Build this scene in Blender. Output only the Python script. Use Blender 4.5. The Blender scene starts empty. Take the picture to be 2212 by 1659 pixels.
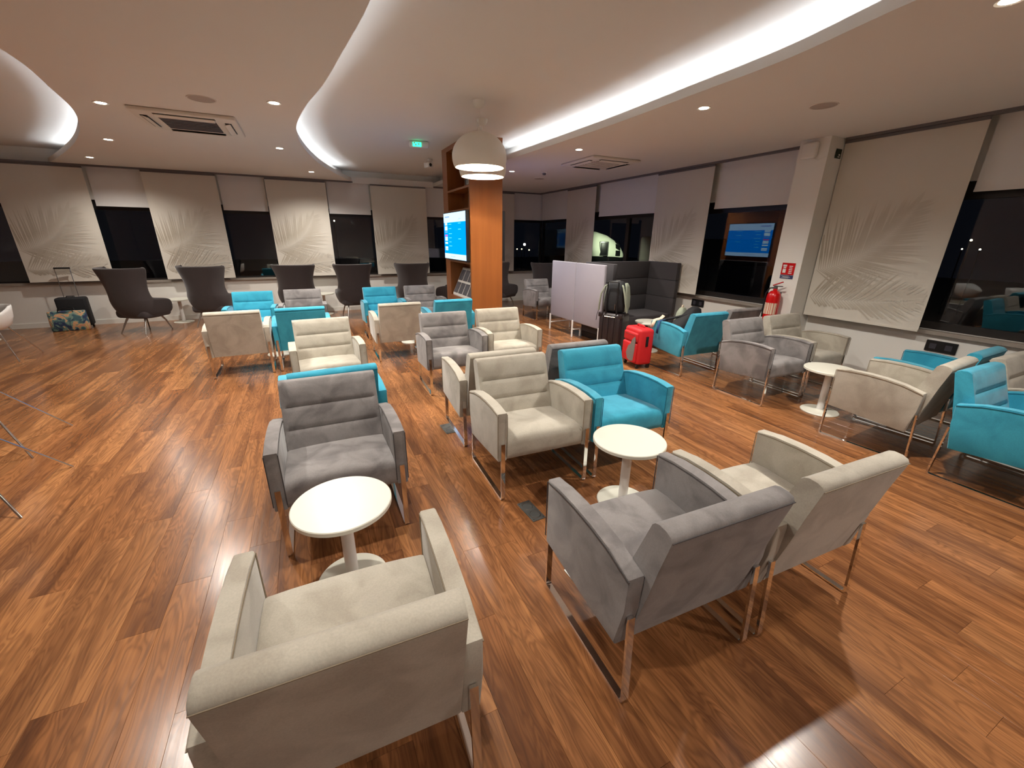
import bpy, bmesh, math, random
from mathutils import Vector, Matrix
random.seed(7)
PI = math.pi
R = math.radians
sc = bpy.context.scene
COL = sc.collection

# ------------------------------------------------------------------ camera
F_PX, PITCH, ROLL, YAW, CAM_H = 885.37, 0.340644, 0.0115392, 0.4500930, 1.70
fwd = Vector((math.sin(YAW)*math.cos(PITCH), math.cos(YAW)*math.cos(PITCH), -math.sin(PITCH)))
r0 = Vector((math.cos(YAW), -math.sin(YAW), 0)); u0 = r0.cross(fwd)
cr_ = r0*math.cos(ROLL)+u0*math.sin(ROLL); cu_ = u0*math.cos(ROLL)-r0*math.sin(ROLL)
cam_d = bpy.data.cameras.new('camera'); cam = bpy.data.objects.new('camera', cam_d); COL.objects.link(cam)
cam_d.sensor_fit = 'HORIZONTAL'; cam_d.sensor_width = 36.0; cam_d.lens = 36.0*F_PX/2212.0
cam_d.clip_start = 0.05; cam_d.clip_end = 500
cam.matrix_world = Matrix(((cr_.x, cu_.x, -fwd.x, 0), (cr_.y, cu_.y, -fwd.y, 0), (cr_.z, cu_.z, -fwd.z, CAM_H), (0, 0, 0, 1)))
sc.camera = cam

# ------------------------------------------------------------------ world (night sky) and exposure
w = bpy.data.worlds.new('night'); sc.world = w; w.use_nodes = True
w.node_tree.nodes['Background'].inputs[0].default_value = (0.010, 0.012, 0.020, 1)
w.node_tree.nodes['Background'].inputs[1].default_value = 0.12
vs = sc.view_settings
vs.view_transform = 'Standard'; vs.look = 'None'; vs.gamma = 1.0; vs.use_curve_mapping = False
vs.exposure = 1.05
DOWNLIGHT_W = 122.0       # each recessed downlight
PENDANT_W = 27.0
COVE_STRENGTH = 11.0      # cool LED strip hidden behind the ceiling lip
WARM = (1.0, 0.945, 0.865)

# ------------------------------------------------------------------ helpers
def link(o, parent=None):
    COL.objects.link(o)
    if parent is not None: o.parent = parent
    return o
def tag(o, label=None, cat=None, group=None, kind=None):
    if label: o['label'] = label
    if cat: o['category'] = cat
    if group: o['group'] = group
    if kind: o['kind'] = kind
    return o
def thing(name, label, cat, loc=(0, 0, 0), rz=0.0, group=None):
    o = bpy.data.objects.new(name, None); o.empty_display_size = 0.1
    o.location = loc; o.rotation_euler = (0, 0, rz); link(o)
    return tag(o, label, cat, group)
def mesh_obj(name, bm, m, parent=None, smooth=35, loc=None, rot=None):
    bmesh.ops.recalc_face_normals(bm, faces=bm.faces[:])
    me = bpy.data.meshes.new(name); bm.to_mesh(me); bm.free()
    if smooth:
        for p in me.polygons: p.use_smooth = True
        me.set_sharp_from_angle(angle=R(smooth))
    for x in (m if isinstance(m, (list, tuple)) else [m]): me.materials.append(x)
    o = bpy.data.objects.new(name, me); link(o, parent)
    if loc is not None: o.location = loc
    if rot is not None: o.rotation_euler = rot
    return o
def raw(name, verts, faces, m, parent=None, smooth=0):
    bm = bmesh.new(); vv = [bm.verts.new(v) for v in verts]
    for f in faces: bm.faces.new([vv[i] for i in f])
    return mesh_obj(name, bm, m, parent, smooth)
def b_box(bm, c, s, bev=0.0, seg=2, rot=None):
    mat = Matrix.Translation(c)
    if rot is not None: mat = mat @ rot
    mat = mat @ Matrix.Diagonal((s[0], s[1], s[2], 1))
    r = bmesh.ops.create_cube(bm, size=1.0, matrix=mat)
    if bev > 0:
        es = list({e for v in r['verts'] for e in v.link_edges})
        bmesh.ops.bevel(bm, geom=es, offset=bev, segments=seg, profile=0.5, affect='EDGES')
    return bm
def box(name, lo, hi, m, parent=None, bev=0.0, seg=2, smooth=35):
    bm = bmesh.new()
    b_box(bm, [(a+b)/2 for a, b in zip(lo, hi)], [abs(b-a) for a, b in zip(lo, hi)], bev, seg)
    return mesh_obj(name, bm, m, parent, smooth if bev > 0 else 0)
def b_lathe(bm, prof, n=32, c=(0, 0, 0), close=True):
    rings = []
    for r, z in prof:
        if r < 1e-5: rings.append([bm.verts.new((c[0], c[1], c[2]+z))])
        else: rings.append([bm.verts.new((c[0]+r*math.cos(2*PI*i/n), c[1]+r*math.sin(2*PI*i/n), c[2]+z)) for i in range(n)])
    for a, b in zip(rings, rings[1:]):
        for i in range(n):
            j = (i+1) % n
            if len(a) == 1 and len(b) == 1: continue
            if len(a) == 1: bm.faces.new((a[0], b[i], b[j]))
            elif len(b) == 1: bm.faces.new((a[i], a[j], b[0]))
            else: bm.faces.new((a[i], a[j], b[j], b[i]))
    return bm
def lathe(name, prof, m, parent=None, n=32, smooth=40, loc=None, rot=None):
    return mesh_obj(name, b_lathe(bmesh.new(), prof, n), m, parent, smooth, loc, rot)
def b_tube(bm, pts, rad, n=10, cap=True, taper=None):
    pts = [Vector(p) for p in pts]; rings = []
    up = None
    for i, p in enumerate(pts):
        t = (pts[min(i+1, len(pts)-1)]-pts[max(i-1, 0)]).normalized()
        if up is None:
            up = Vector((0, 0, 1)) if abs(t.z) < 0.9 else Vector((1, 0, 0))
        a = t.cross(up).normalized(); b = a.cross(t).normalized(); up = b
        r = rad if taper is None else rad+(taper-rad)*i/(len(pts)-1)
        rings.append([bm.verts.new(p+a*r*math.cos(2*PI*k/n)+b*r*math.sin(2*PI*k/n)) for k in range(n)])
    for A, B in zip(rings, rings[1:]):
        for k in range(n): bm.faces.new((A[k], A[(k+1) % n], B[(k+1) % n], B[k]))
    if cap: bm.faces.new(rings[0][::-1]); bm.faces.new(rings[-1])
    return bm
def tube(name, pts, rad, m, parent=None, n=10, taper=None):
    return mesh_obj(name, b_tube(bmesh.new(), pts, rad, n, True, taper), m, parent, 50)
def b_prism(bm, poly, x0, x1, bev=0.0, seg=2):
    """poly in (y,z) extruded along x"""
    a = [bm.verts.new((x0, y, z)) for y, z in poly]; b = [bm.verts.new((x1, y, z)) for y, z in poly]
    n = len(poly); fs = [bm.faces.new(a[::-1]), bm.faces.new(b)]
    es = list(fs[0].edges)+list(fs[1].edges)
    for i in range(n): bm.faces.new((a[i], a[(i+1) % n], b[(i+1) % n], b[i]))
    if bev > 0: bmesh.ops.bevel(bm, geom=es, offset=bev, segments=seg, profile=0.5, affect='EDGES', clamp_overlap=True)
    return bm
def b_sweep_rect(bm, path, w, t):
    """flat bar: path in (y,z) at x=0, width w across x, thickness t in plane"""
    P = [Vector((0, y, z)) for y, z in path]; rings = []
    for i, p in enumerate(P):
        if i == 0: tn = (P[1]-P[0]).normalized()
        elif i == len(P)-1: tn = (P[-1]-P[-2]).normalized()
        else: tn = ((P[i+1]-p).normalized()+(p-P[i-1]).normalized()).normalized()
        nn = Vector((1, 0, 0)).cross(tn)
        rings.append([bm.verts.new(p+Vector((sx*w/2, 0, 0))+nn*sn*t/2) for sx, sn in ((-1, -1), (1, -1), (1, 1), (-1, 1))])
    for A, B in zip(rings, rings[1:]):
        for k in range(4): bm.faces.new((A[k], A[(k+1) % 4], B[(k+1) % 4], B[k]))
    bm.faces.new(rings[0][::-1]); bm.faces.new(rings[-1])
    return bm
def round_path(pts, r=0.02, n=4):
    out = [pts[0]]
    for a, b, c in zip(pts, pts[1:], pts[2:]):
        A, B, Cc = Vector(a), Vector(b), Vector(c)
        p = B+(A-B).normalized()*r; q = B+(Cc-B).normalized()*r
        for k in range(n+1):
            t = k/n; out.append(tuple(p*(1-t)**2+B*2*t*(1-t)+q*t*t))
    out.append(pts[-1]); return out
def copy_tree(o, parent=None):
    c = o.copy(); COL.objects.link(c)
    if parent is not None: c.parent = parent
    for ch in list(o.children): copy_tree(ch, c)
    return c
def interp(pts, y):
    """monotone-ish smooth interpolation of (y, x) control points (catmull-rom)"""
    if y <= pts[0][0]: return pts[0][1]
    if y >= pts[-1][0]: return pts[-1][1]
    for i in range(len(pts)-1):
        if pts[i][0] <= y <= pts[i+1][0]:
            p1, p2 = pts[i], pts[i+1]; p0 = pts[max(i-1, 0)]; p3 = pts[min(i+2, len(pts)-1)]
            h = p2[0]-p1[0]; t = (y-p1[0])/h
            m1 = (p2[1]-p0[1])/max(p2[0]-p0[0], 1e-6)*h; m2 = (p3[1]-p1[1])/max(p3[0]-p1[0], 1e-6)*h
            return (2*t**3-3*t*t+1)*p1[1]+(t**3-2*t*t+t)*m1+(-2*t**3+3*t*t)*p2[1]+(t**3-t*t)*m2

# ------------------------------------------------------------------ materials
def srgb(r, g, b):
    f = lambda c: (c/255/12.92 if c/255 <= 0.04045 else ((c/255+0.055)/1.055)**2.4)
    return (f(r), f(g), f(b), 1.0)
def nodes_of(name):
    m = bpy.data.materials.new(name); m.use_nodes = True
    nt = m.node_tree; return m, nt, nt.nodes['Principled BSDF']
def N(nt, t, **kw):
    n = nt.nodes.new(t)
    for k, v in kw.items(): setattr(n, k, v)
    return n
def mixc(nt, fac, a, b, mode='MIX'):
    n = N(nt, 'ShaderNodeMix', data_type='RGBA', blend_type=mode)
    for i, v in ((0, fac), (6, a), (7, b)):
        if hasattr(v, 'is_output'): nt.links.new(v, n.inputs[i])
        else: n.inputs[i].default_value = v
    return n.outputs[2]
def ramp(nt, fac, stops, interp_='LINEAR'):
    n = N(nt, 'ShaderNodeValToRGB'); e = n.color_ramp.elements; n.color_ramp.interpolation = interp_
    while len(e) < len(stops): e.new(0.5)
    for el, (p, c) in zip(e, stops): el.position = p; el.color = c
    nt.links.new(fac, n.inputs[0]); return n.outputs[0]
def math_n(nt, op, a, b=None):
    n = N(nt, 'ShaderNodeMath', operation=op)
    for i, v in ((0, a), (1, b)):
        if v is None: continue
        if hasattr(v, 'is_output'): nt.links.new(v, n.inputs[i])
        else: n.inputs[i].default_value = v
    return n.outputs[0]
def plain(name, col, rough=0.5, metal=0.0, var=0.06, scale=8.0, bump=0.0, bscale=200.0, coat=0.0, sheen=0.0):
    m, nt, p = nodes_of(name)
    tc = N(nt, 'ShaderNodeTexCoord'); nz = N(nt, 'ShaderNodeTexNoise'); nz.inputs['Scale'].default_value = scale; nz.inputs['Detail'].default_value = 3
    nt.links.new(tc.outputs['Object'], nz.inputs['Vector'])
    lo = tuple(c*(1-var) for c in col[:3])+(1,); hi = tuple(min(c*(1+var), 1) for c in col[:3])+(1,)
    nt.links.new(mixc(nt, nz.outputs[0], lo, hi), p.inputs['Base Color'])
    p.inputs['Roughness'].default_value = rough; p.inputs['Metallic'].default_value = metal
    p.inputs['Coat Weight'].default_value = coat; p.inputs['Sheen Weight'].default_value = sheen
    if bump > 0:
        n2 = N(nt, 'ShaderNodeTexNoise'); n2.inputs['Scale'].default_value = bscale; nt.links.new(tc.outputs['Object'], n2.inputs['Vector'])
        bp = N(nt, 'ShaderNodeBump'); bp.inputs['Strength'].default_value = bump; bp.inputs['Distance'].default_value = 0.002
        nt.links.new(n2.outputs[0], bp.inputs['Height']); nt.links.new(bp.outputs[0], p.inputs['Normal'])
    return m
def emit(name, col, strength):
    m = bpy.data.materials.new(name); m.use_nodes = True; nt = m.node_tree; nt.nodes.clear()
    e = N(nt, 'ShaderNodeEmission'); e.inputs[0].default_value = col; e.inputs[1].default_value = strength
    o = N(nt, 'ShaderNodeOutputMaterial'); nt.links.new(e.outputs[0], o.inputs[0]); return m
def suede(name, light, dark, rough=0.85):
    m, nt, p = nodes_of(name)
    tc = N(nt, 'ShaderNodeTexCoord'); oi = N(nt, 'ShaderNodeObjectInfo')
    off = N(nt, 'ShaderNodeVectorMath', operation='ADD'); sc3 = N(nt, 'ShaderNodeVectorMath', operation='SCALE')
    nt.links.new(oi.outputs['Location'], sc3.inputs[0]); sc3.inputs['Scale'].default_value = 7.3
    nt.links.new(tc.outputs['Object'], off.inputs[0]); nt.links.new(sc3.outputs[0], off.inputs[1])
    n1 = N(nt, 'ShaderNodeTexNoise'); n1.inputs['Scale'].default_value = 5.5; n1.inputs['Detail'].default_value = 3; n1.inputs['Distortion'].default_value = 0.8
    nt.links.new(off.outputs[0], n1.inputs['Vector'])
    nap = ramp(nt, n1.outputs[0], [(0.36, (0, 0, 0, 1)), (0.47, (0.5, 0.5, 0.5, 1)), (0.60, (1, 1, 1, 1))])
    base = mixc(nt, nap, dark, light)
    n2 = N(nt, 'ShaderNodeTexNoise'); n2.inputs['Scale'].default_value = 160; n2.inputs['Detail'].default_value = 2
    nt.links.new(tc.outputs['Object'], n2.inputs['Vector'])
    f = ramp(nt, n2.outputs[0], [(0.2, (0.90, 0.90, 0.90, 1)), (0.8, (1.08, 1.08, 1.08, 1))])
    nt.links.new(mixc(nt, 1.0, base, f, 'MULTIPLY'), p.inputs['Base Color'])
    p.inputs['Roughness'].default_value = rough; p.inputs['Sheen Weight'].default_value = 0.25; p.inputs['Sheen Roughness'].default_value = 0.5
    p.inputs['Specular IOR Level'].default_value = 0.25
    bp = N(nt, 'ShaderNodeBump'); bp.inputs['Strength'].default_value = 0.15; bp.inputs['Distance'].default_value = 0.002
    nt.links.new(n2.outputs[0], bp.inputs['Height']); nt.links.new(bp.outputs[0], p.inputs['Normal'])
    return m
def floor_wood(name):
    m, nt, p = nodes_of(name)
    ge = N(nt, 'ShaderNodeNewGeometry')
    a1 = N(nt, 'ShaderNodeAttribute', attribute_type='OBJECT', attribute_name='tone'); a2 = N(nt, 'ShaderNodeAttribute', attribute_type='GEOMETRY', attribute_name='tone')
    tone = math_n(nt, 'ADD', a1.outputs['Fac'], a2.outputs['Fac'])
    cx = N(nt, 'ShaderNodeCombineXYZ')
    nt.links.new(math_n(nt, 'MULTIPLY', tone, 37.0), cx.inputs[0]); nt.links.new(math_n(nt, 'MULTIPLY', tone, 91.0), cx.inputs[1]); nt.links.new(math_n(nt, 'MULTIPLY', tone, 13.0), cx.inputs[2])
    pos = N(nt, 'ShaderNodeVectorMath', operation='ADD'); nt.links.new(ge.outputs['Position'], pos.inputs[0]); nt.links.new(cx.outputs[0], pos.inputs[1])
    mp = N(nt, 'ShaderNodeMapping'); mp.inputs['Scale'].default_value = (8.0, 1.15, 1.0); nt.links.new(pos.outputs[0], mp.inputs[0])
    n1 = N(nt, 'ShaderNodeTexNoise'); n1.inputs['Scale'].default_value = 1.0; n1.inputs['Detail'].default_value = 2.5; n1.inputs['Distortion'].default_value = 1.0
    nt.links.new(mp.outputs[0], n1.inputs['Vector'])
    band = math_n(nt, 'SINE', math_n(nt, 'MULTIPLY', n1.outputs[0], 95.0)); band = math_n(nt, 'ADD', math_n(nt, 'MULTIPLY', band, 0.5), 0.5)
    mp2 = N(nt, 'ShaderNodeMapping'); mp2.inputs['Scale'].default_value = (95, 3.0, 1); nt.links.new(pos.outputs[0], mp2.inputs[0])
    n2 = N(nt, 'ShaderNodeTexNoise'); n2.inputs['Scale'].default_value = 1.0; n2.inputs['Detail'].default_value = 4; nt.links.new(mp2.outputs[0], n2.inputs['Vector'])
    mp3 = N(nt, 'ShaderNodeMapping'); mp3.inputs['Scale'].default_value = (8, 0.75, 1); nt.links.new(pos.outputs[0], mp3.inputs[0])
    n3 = N(nt, 'ShaderNodeTexNoise'); n3.inputs['Scale'].default_value = 1.0; n3.inputs['Detail'].default_value = 3; n3.inputs['Distortion'].default_value = 0.7; nt.links.new(mp3.outputs[0], n3.inputs['Vector'])
    base = ramp(nt, tone, [(0.0, srgb(142, 92, 55)), (0.3, srgb(152, 101, 61)), (0.6, srgb(162, 109, 67)), (0.85, srgb(174, 121, 76)), (1.0, srgb(147, 96, 58))])
    dark = ramp(nt, tone, [(0.0, srgb(74, 42, 24)), (0.5, srgb(86, 51, 30)), (1.0, srgb(96, 58, 34))])
    smoke = ramp(nt, n3.outputs[0], [(0.42, (0, 0, 0, 1)), (0.66, (1, 1, 1, 1))])
    c = mixc(nt, math_n(nt, 'MULTIPLY', smoke, 0.75), base, dark)
    bandm = ramp(nt, band, [(0.0, (0, 0, 0, 1)), (0.45, (0.25, 0.25, 0.25, 1)), (1.0, (1, 1, 1, 1))])
    c = mixc(nt, math_n(nt, 'MULTIPLY', bandm, 0.42), c, dark)
    g = ramp(nt, n2.outputs[0], [(0.25, (0.72, 0.70, 0.68, 1)), (0.75, (1.16, 1.16, 1.16, 1))])
    c = mixc(nt, 1.0, c, g, 'MULTIPLY')
    nt.links.new(c, p.inputs['Base Color'])
    rr = ramp(nt, n2.outputs[0], [(0.2, (0.28, 0.28, 0.28, 1)), (0.8, (0.18, 0.18, 0.18, 1))]); nt.links.new(rr, p.inputs['Roughness'])
    bp = N(nt, 'ShaderNodeBump'); bp.inputs['Strength'].default_value = 0.12; bp.inputs['Distance'].default_value = 0.001
    nt.links.new(n2.outputs[0], bp.inputs['Height']); nt.links.new(bp.outputs[0], p.inputs['Normal'])
    return m
def veneer(name, a, b, rough=0.35):
    m, nt, p = nodes_of(name)
    tc = N(nt, 'ShaderNodeTexCoord'); mp = N(nt, 'ShaderNodeMapping'); mp.inputs['Scale'].default_value = (14, 14, 0.7); nt.links.new(tc.outputs['Object'], mp.inputs[0])
    n1 = N(nt, 'ShaderNodeTexNoise'); n1.inputs['Scale'].default_value = 1.0; n1.inputs['Detail'].default_value = 4; nt.links.new(mp.outputs[0], n1.inputs['Vector'])
    nt.links.new(mixc(nt, n1.outputs[0], a, b), p.inputs['Base Color']); p.inputs['Roughness'].default_value = rough
    return m
def thin_glass(name):
    m = bpy.data.materials.new(name); m.use_nodes = True; nt = m.node_tree; nt.nodes.clear()
    ge = N(nt, 'ShaderNodeNewGeometry'); dp = N(nt, 'ShaderNodeVectorMath', operation='DOT_PRODUCT')
    nt.links.new(ge.outputs['Incoming'], dp.inputs[0]); nt.links.new(ge.outputs['Normal'], dp.inputs[1])
    om = math_n(nt, 'SUBTRACT', 1.0, math_n(nt, 'ABSOLUTE', dp.outputs['Value']))
    fac = math_n(nt, 'ADD', math_n(nt, 'MULTIPLY', math_n(nt, 'POWER', om, 5.0), 0.95), 0.05)
    tr = N(nt, 'ShaderNodeBsdfTransparent'); tr.inputs[0].default_value = (0.88, 0.90, 0.89, 1)
    gl = N(nt, 'ShaderNodeBsdfGlossy'); gl.inputs['Roughness'].default_value = 0.0; gl.inputs[0].default_value = (1, 1, 1, 1)
    mx = N(nt, 'ShaderNodeMixShader'); nt.links.new(fac, mx.inputs[0]); nt.links.new(tr.outputs[0], mx.inputs[1]); nt.links.new(gl.outputs[0], mx.inputs[2])
    o = N(nt, 'ShaderNodeOutputMaterial'); nt.links.new(mx.outputs[0], o.inputs[0]); return m
def print_mat(name, base, ink):
    m, nt, p = nodes_of(name)
    a = N(nt, 'ShaderNodeAttribute', attribute_type='GEOMETRY', attribute_name='ink')
    nt.links.new(mixc(nt, a.outputs['Fac'], base, ink), p.inputs['Base Color']); p.inputs['Roughness'].default_value = 0.9
    return m

M = {}
M['floor'] = floor_wood('acacia_planks')
M['subfloor'] = plain('dark_joint', srgb(52, 26, 14), 0.8)
M['ceil'] = plain('ceiling_paint', srgb(226, 221, 215), 0.9, var=0.015, scale=1.5)
M['wall'] = plain('wall_paint', srgb(232, 229, 222), 0.85, var=0.02, scale=1.2)
M['skirt'] = plain('skirting_white', srgb(228, 226, 218), 0.5, var=0.02)
M['sill'] = plain('sill_stone', srgb(150, 140, 130), 0.4, var=0.1)
M['frame'] = plain('window_frame_brown', srgb(30, 24, 22), 0.45, var=0.1)
M['glass'] = thin_glass('window_glass')
M['track'] = plain('blind_track_grey', srgb(110, 104, 104), 0.5)
BLC = srgb(214, 207, 195)
M['blind'] = plain('panel_fabric', BLC, 0.9, var=0.03, scale=2, bump=0.1, bscale=500)
M['print'] = print_mat('palm_ink', BLC, srgb(170, 158, 140))
M['roller'] = plain('roller_fabric', srgb(228, 225, 222), 0.9, var=0.02)
M['taupe'] = suede('taupe_suede', srgb(180, 173, 159), srgb(163, 155, 141))
M['grey'] = suede('grey_suede', srgb(138, 133, 131), srgb(110, 105, 104))
M['turq'] = suede('turquoise_suede', srgb(54, 158, 184), srgb(43, 142, 168))
M['pipe_taupe'] = plain('taupe_piping', srgb(134, 120, 100), 0.8)
M['pipe_grey'] = plain('grey_piping', srgb(70, 66, 66), 0.8)
M['pipe_turq'] = plain('turquoise_piping', srgb(14, 100, 124), 0.8)
M['chrome'] = plain('chrome', (0.82, 0.81, 0.80, 1), 0.07, 1.0, var=0.02)
M['alu'] = plain('brushed_alu', (0.42, 0.39, 0.36, 1), 0.3, 1.0, var=0.05)
M['white'] = plain('white_lacquer', srgb(218, 216, 202), 0.32, var=0.01)
M['whitemetal'] = plain('white_powder_coat', srgb(232, 230, 226), 0.35, var=0.01)
M['charcoal'] = plain('charcoal_felt', srgb(58, 51, 51), 0.95, var=0.08, scale=40, bump=0.2, sheen=0.2)
M['booth'] = plain('booth_felt', srgb(62, 58, 60), 0.95, var=0.06, scale=30, bump=0.2, sheen=0.15)
M['part'] = plain('partition_fabric', srgb(152, 147, 154), 0.9, var=0.03, scale=3, bump=0.15)
M['veneer'] = veneer('cherry_veneer', srgb(124, 70, 30), srgb(156, 92, 44))
M['black'] = plain('black_plastic', srgb(18, 18, 20), 0.4, var=0.1)
M['blackfab'] = plain('black_nylon', srgb(20, 20, 23), 0.8, var=0.15, scale=20, bump=0.3, bscale=120)
M['darkcase'] = plain('dark_brown_shell', srgb(38, 30, 32), 0.35, var=0.1)
M['red'] = plain('red_nylon', srgb(190, 20, 27), 0.6, var=0.06, scale=20, bump=0.2)
M['redpaint'] = plain('red_enamel', srgb(196, 10, 14), 0.25, var=0.03, coat=0.3)
M['greylining'] = plain('grey_lining', srgb(118, 112, 108), 0.8, var=0.1)
M['sage'] = plain('sage_nylon', srgb(140, 146, 128), 0.8, var=0.1, scale=15, bump=0.3, bscale=80)
M['tan'] = plain('tan_leather', srgb(206, 178, 126), 0.7)
M['beige'] = plain('beige_strap', srgb(216, 196, 170), 0.8)
M['navy'] = plain('navy_cloth', srgb(26, 66, 110), 0.8)
M['steel'] = plain('steel_plate', srgb(110, 112, 110), 0.35, 0.7)
M['whiteplate'] = plain('white_plate', srgb(226, 226, 220), 0.4)
M['lens'] = emit('downlight_lens', (1.0, 0.86, 0.66, 1), 30)
M['bulb'] = emit('pendant_bulb', (1.0, 0.84, 0.62, 1), 8)
M['cove'] = emit('cove_led', (0.80, 0.90, 1.0, 1), COVE_STRENGTH)
M['speaker'] = plain('speaker_mesh', srgb(178, 166, 158), 0.9)
M['grille'] = plain('ac_grille_dark', srgb(50, 48, 56), 0.6)
M['slat'] = plain('ac_slat', srgb(108, 104, 110), 0.5)
M['acwhite'] = plain('ac_white', srgb(224, 218, 210), 0.5, var=0.01)
M['exitgreen'] = emit('exit_green', (0.03, 0.85, 0.30, 1), 1.6)
M['greenplate'] = plain('dark_green_plate', srgb(14, 40, 24), 0.5)
M['blueplate'] = plain('navy_plate', srgb(46, 52, 96), 0.5)
M['sheet'] = plain('grey_print', srgb(78, 75, 80), 0.5, var=0.5, scale=22)
M['lamp'] = plain('lamp_enamel', srgb(226, 218, 204), 0.45, var=0.01)
M['lampin'] = plain('lamp_inside', srgb(238, 232, 216), 0.5, var=0.01)
M['planewhite'] = plain('aircraft_white', srgb(226, 230, 214), 0.35)
M['planedark'] = plain('aircraft_black', srgb(18, 19, 22), 0.4)
M['asphalt'] = plain('apron', srgb(30, 32, 34), 0.9)
M['blueside'] = plain('terminal_blue', srgb(40, 62, 130), 0.6)
M['farlamp'] = emit('far_lamp', (1.0, 0.85, 0.55, 1), 14)
M['signlit'] = emit('lit_sign', (0.75, 0.9, 0.72, 1), 0.35)

# ================================================================== STRUCTURE
XL, XR, YB, YF = -7.0, 6.12, -3.6, 10.86      # inner faces
ZS, ZT = 2.87, 3.10                             # soffit / raised ceiling
FLOOR_T = 0.012

# floor with planks laid along y
floor = box('floor', (XL, YB, -0.12), (XR, YF, -FLOOR_T), M['subfloor']); tag(floor, 'reddish brown wood plank floor of the lounge', None, None, 'structure')
PW, PL, GAP = 0.158, 1.22, 0.0007
planks = []
ncol = int((XR-XL)/PW)+1
for i in range(ncol):
    x0 = XL+i*PW; x1 = min(x0+PW, XR)
    if x1-x0 < 0.02: continue
    y = YB-random.random()*PL
    while y < YF:
        a, b = max(y, YB), min(y+PL, YF)
        if b-a > 0.03: planks.append((x0, x1, a, b, random.random()))
        y += PL
def proj(P):
    v = Vector(P)-Vector((0, 0, CAM_H)); d = v.dot(fwd)
    if d < 0.2: return None
    return 1106+F_PX*v.dot(cr_)/d, 829.5-F_PX*v.dot(cu_)/d, d
def plank_score(p):
    best = 0
    for t in (0.1, 0.5, 0.9):
        q = proj(((p[0]+p[1])/2, p[2]+(p[3]-p[2])*t, 0))
        if q and -40 < q[0] < 2252 and q[1] < 1720: best = max(best, 1/q[2])
    return best
ranked = sorted(planks, key=plank_score, reverse=True)
def plank_bm(bm, x0, x1, a, b):
    g = GAP/2; z0, z1 = -FLOOR_T, 0.0; c = 0.0004
    lo = [(x0+g, a+g), (x1-g, a+g), (x1-g, b-g), (x0+g, b-g)]
    ti = [(x0+g+c, a+g+c), (x1-g-c, a+g+c), (x1-g-c, b-g-c), (x0+g+c, b-g-c)]
    A = [bm.verts.new((x, y, z0)) for x, y in lo]; B = [bm.verts.new((x, y, z1-c)) for x, y in lo]; T = [bm.verts.new((x, y, z1)) for x, y in ti]
    fs = [bm.faces.new(T)]
    for k in range(4):
        j = (k+1) % 4
        fs.append(bm.faces.new((A[k], A[j], B[j], B[k]))); fs.append(bm.faces.new((B[k], B[j], T[j], T[k])))
    return fs
shared = None
for p in ranked[:300]:
    full = abs((p[3]-p[2])-PL) < 1e-4 and abs((p[1]-p[0])-PW) < 1e-4
    if full and shared is not None:
        o = bpy.data.objects.new('plank', shared); link(o, floor)
    else:
        bm = bmesh.new(); plank_bm(bm, 0, p[1]-p[0], 0, p[3]-p[2])
        o = mesh_obj('plank', bm, M['floor'], floor, 0)
        if full: shared = o.data
    o.location = (p[0], p[2], 0); o['tone'] = p[4]
bm = bmesh.new(); lay = bm.faces.layers.float.new('tone')
for p in ranked[300:]:
    for f in plank_bm(bm, *p[:4]): f[lay] = p[4]
o = mesh_obj('plank_field', bm, M['floor'], floor, 0); o['kind'] = 'stuff'

# ceiling: raised part + lowered soffits with coves
CH = [  # edge between the left soffit and the raised middle, (y, x)
    (-3.6, 0.30), (-1.0, 0.45), (1.5, 0.52), (2.756, 0.482), (3.58, 0.394), (4.22, 0.317), (4.99, 0.184), (5.92, 0.093), (6.86, 0.135), (8.115, 0.331), (9.0, 0.55), (9.912, 0.842), (10.9, 1.20)]
CR = [(-3.6, 2.55), (0.0, 2.86), (1.483, 2.983), (2.228, 3.119), (3.025, 3.143), (4.312, 3.157), (6.576, 3.059), (8.5, 3.02), (10.9, 3.0)]
C2 = [(-3.6, -7.2), (1.2, -7.2), (2.0, -4.4), (2.8, -2.6), (3.6, -1.85), (4.525, -1.675), (5.587, -1.801), (6.283, -1.926), (7.301, -2.237), (8.634, -2.784), (10.693, -3.79), (10.9, -3.9)]
ceiling = box('ceiling', (XL-0.3, YB-0.3, ZT), (XR+0.4, YF+0.3, ZT+0.1), M['ceil']); tag(ceiling, 'raised middle of the plaster ceiling', None, None, 'structure')
YS = [YB+(YF-YB)*i/150 for i in range(151)]
def soffit(name, lf, rf, parent):
    bm = bmesh.new(); prev = None
    for y in YS:
        a, b = lf(y), rf(y)
        r = [bm.verts.new((a, y, ZS)), bm.verts.new((b, y, ZS)), bm.verts.new((b, y, ZS+0.015)), bm.verts.new((a, y, ZS+0.015))]
        if prev:
            for k in range(4): bm.faces.new((prev[k], prev[(k+1) % 4], r[(k+1) % 4], r[k]))
        prev = r
    return mesh_obj(name, bm, M['ceil'], parent, 30)
soffit('soffit', lambda y: max(interp(C2, y), XL), lambda y: interp(CH, y), ceiling)
soffit('soffit', lambda y: interp(CR, y), lambda y: XR+0.1, ceiling)
def strip(name, fn, z0, z1, off0, off1, m, parent, y0=YB, y1=YF):
    bm = bmesh.new(); prev = None
    for y in YS:
        if y < y0 or y > y1: continue
        x = fn(y)
        r = [bm.verts.new((x+off0, y, z0)), bm.verts.new((x+off1, y, z1))]
        if prev: bm.faces.new((prev[0], prev[1], r[1], r[0]))
        prev = r
    return mesh_obj(name, bm, m, parent, 30)
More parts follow.
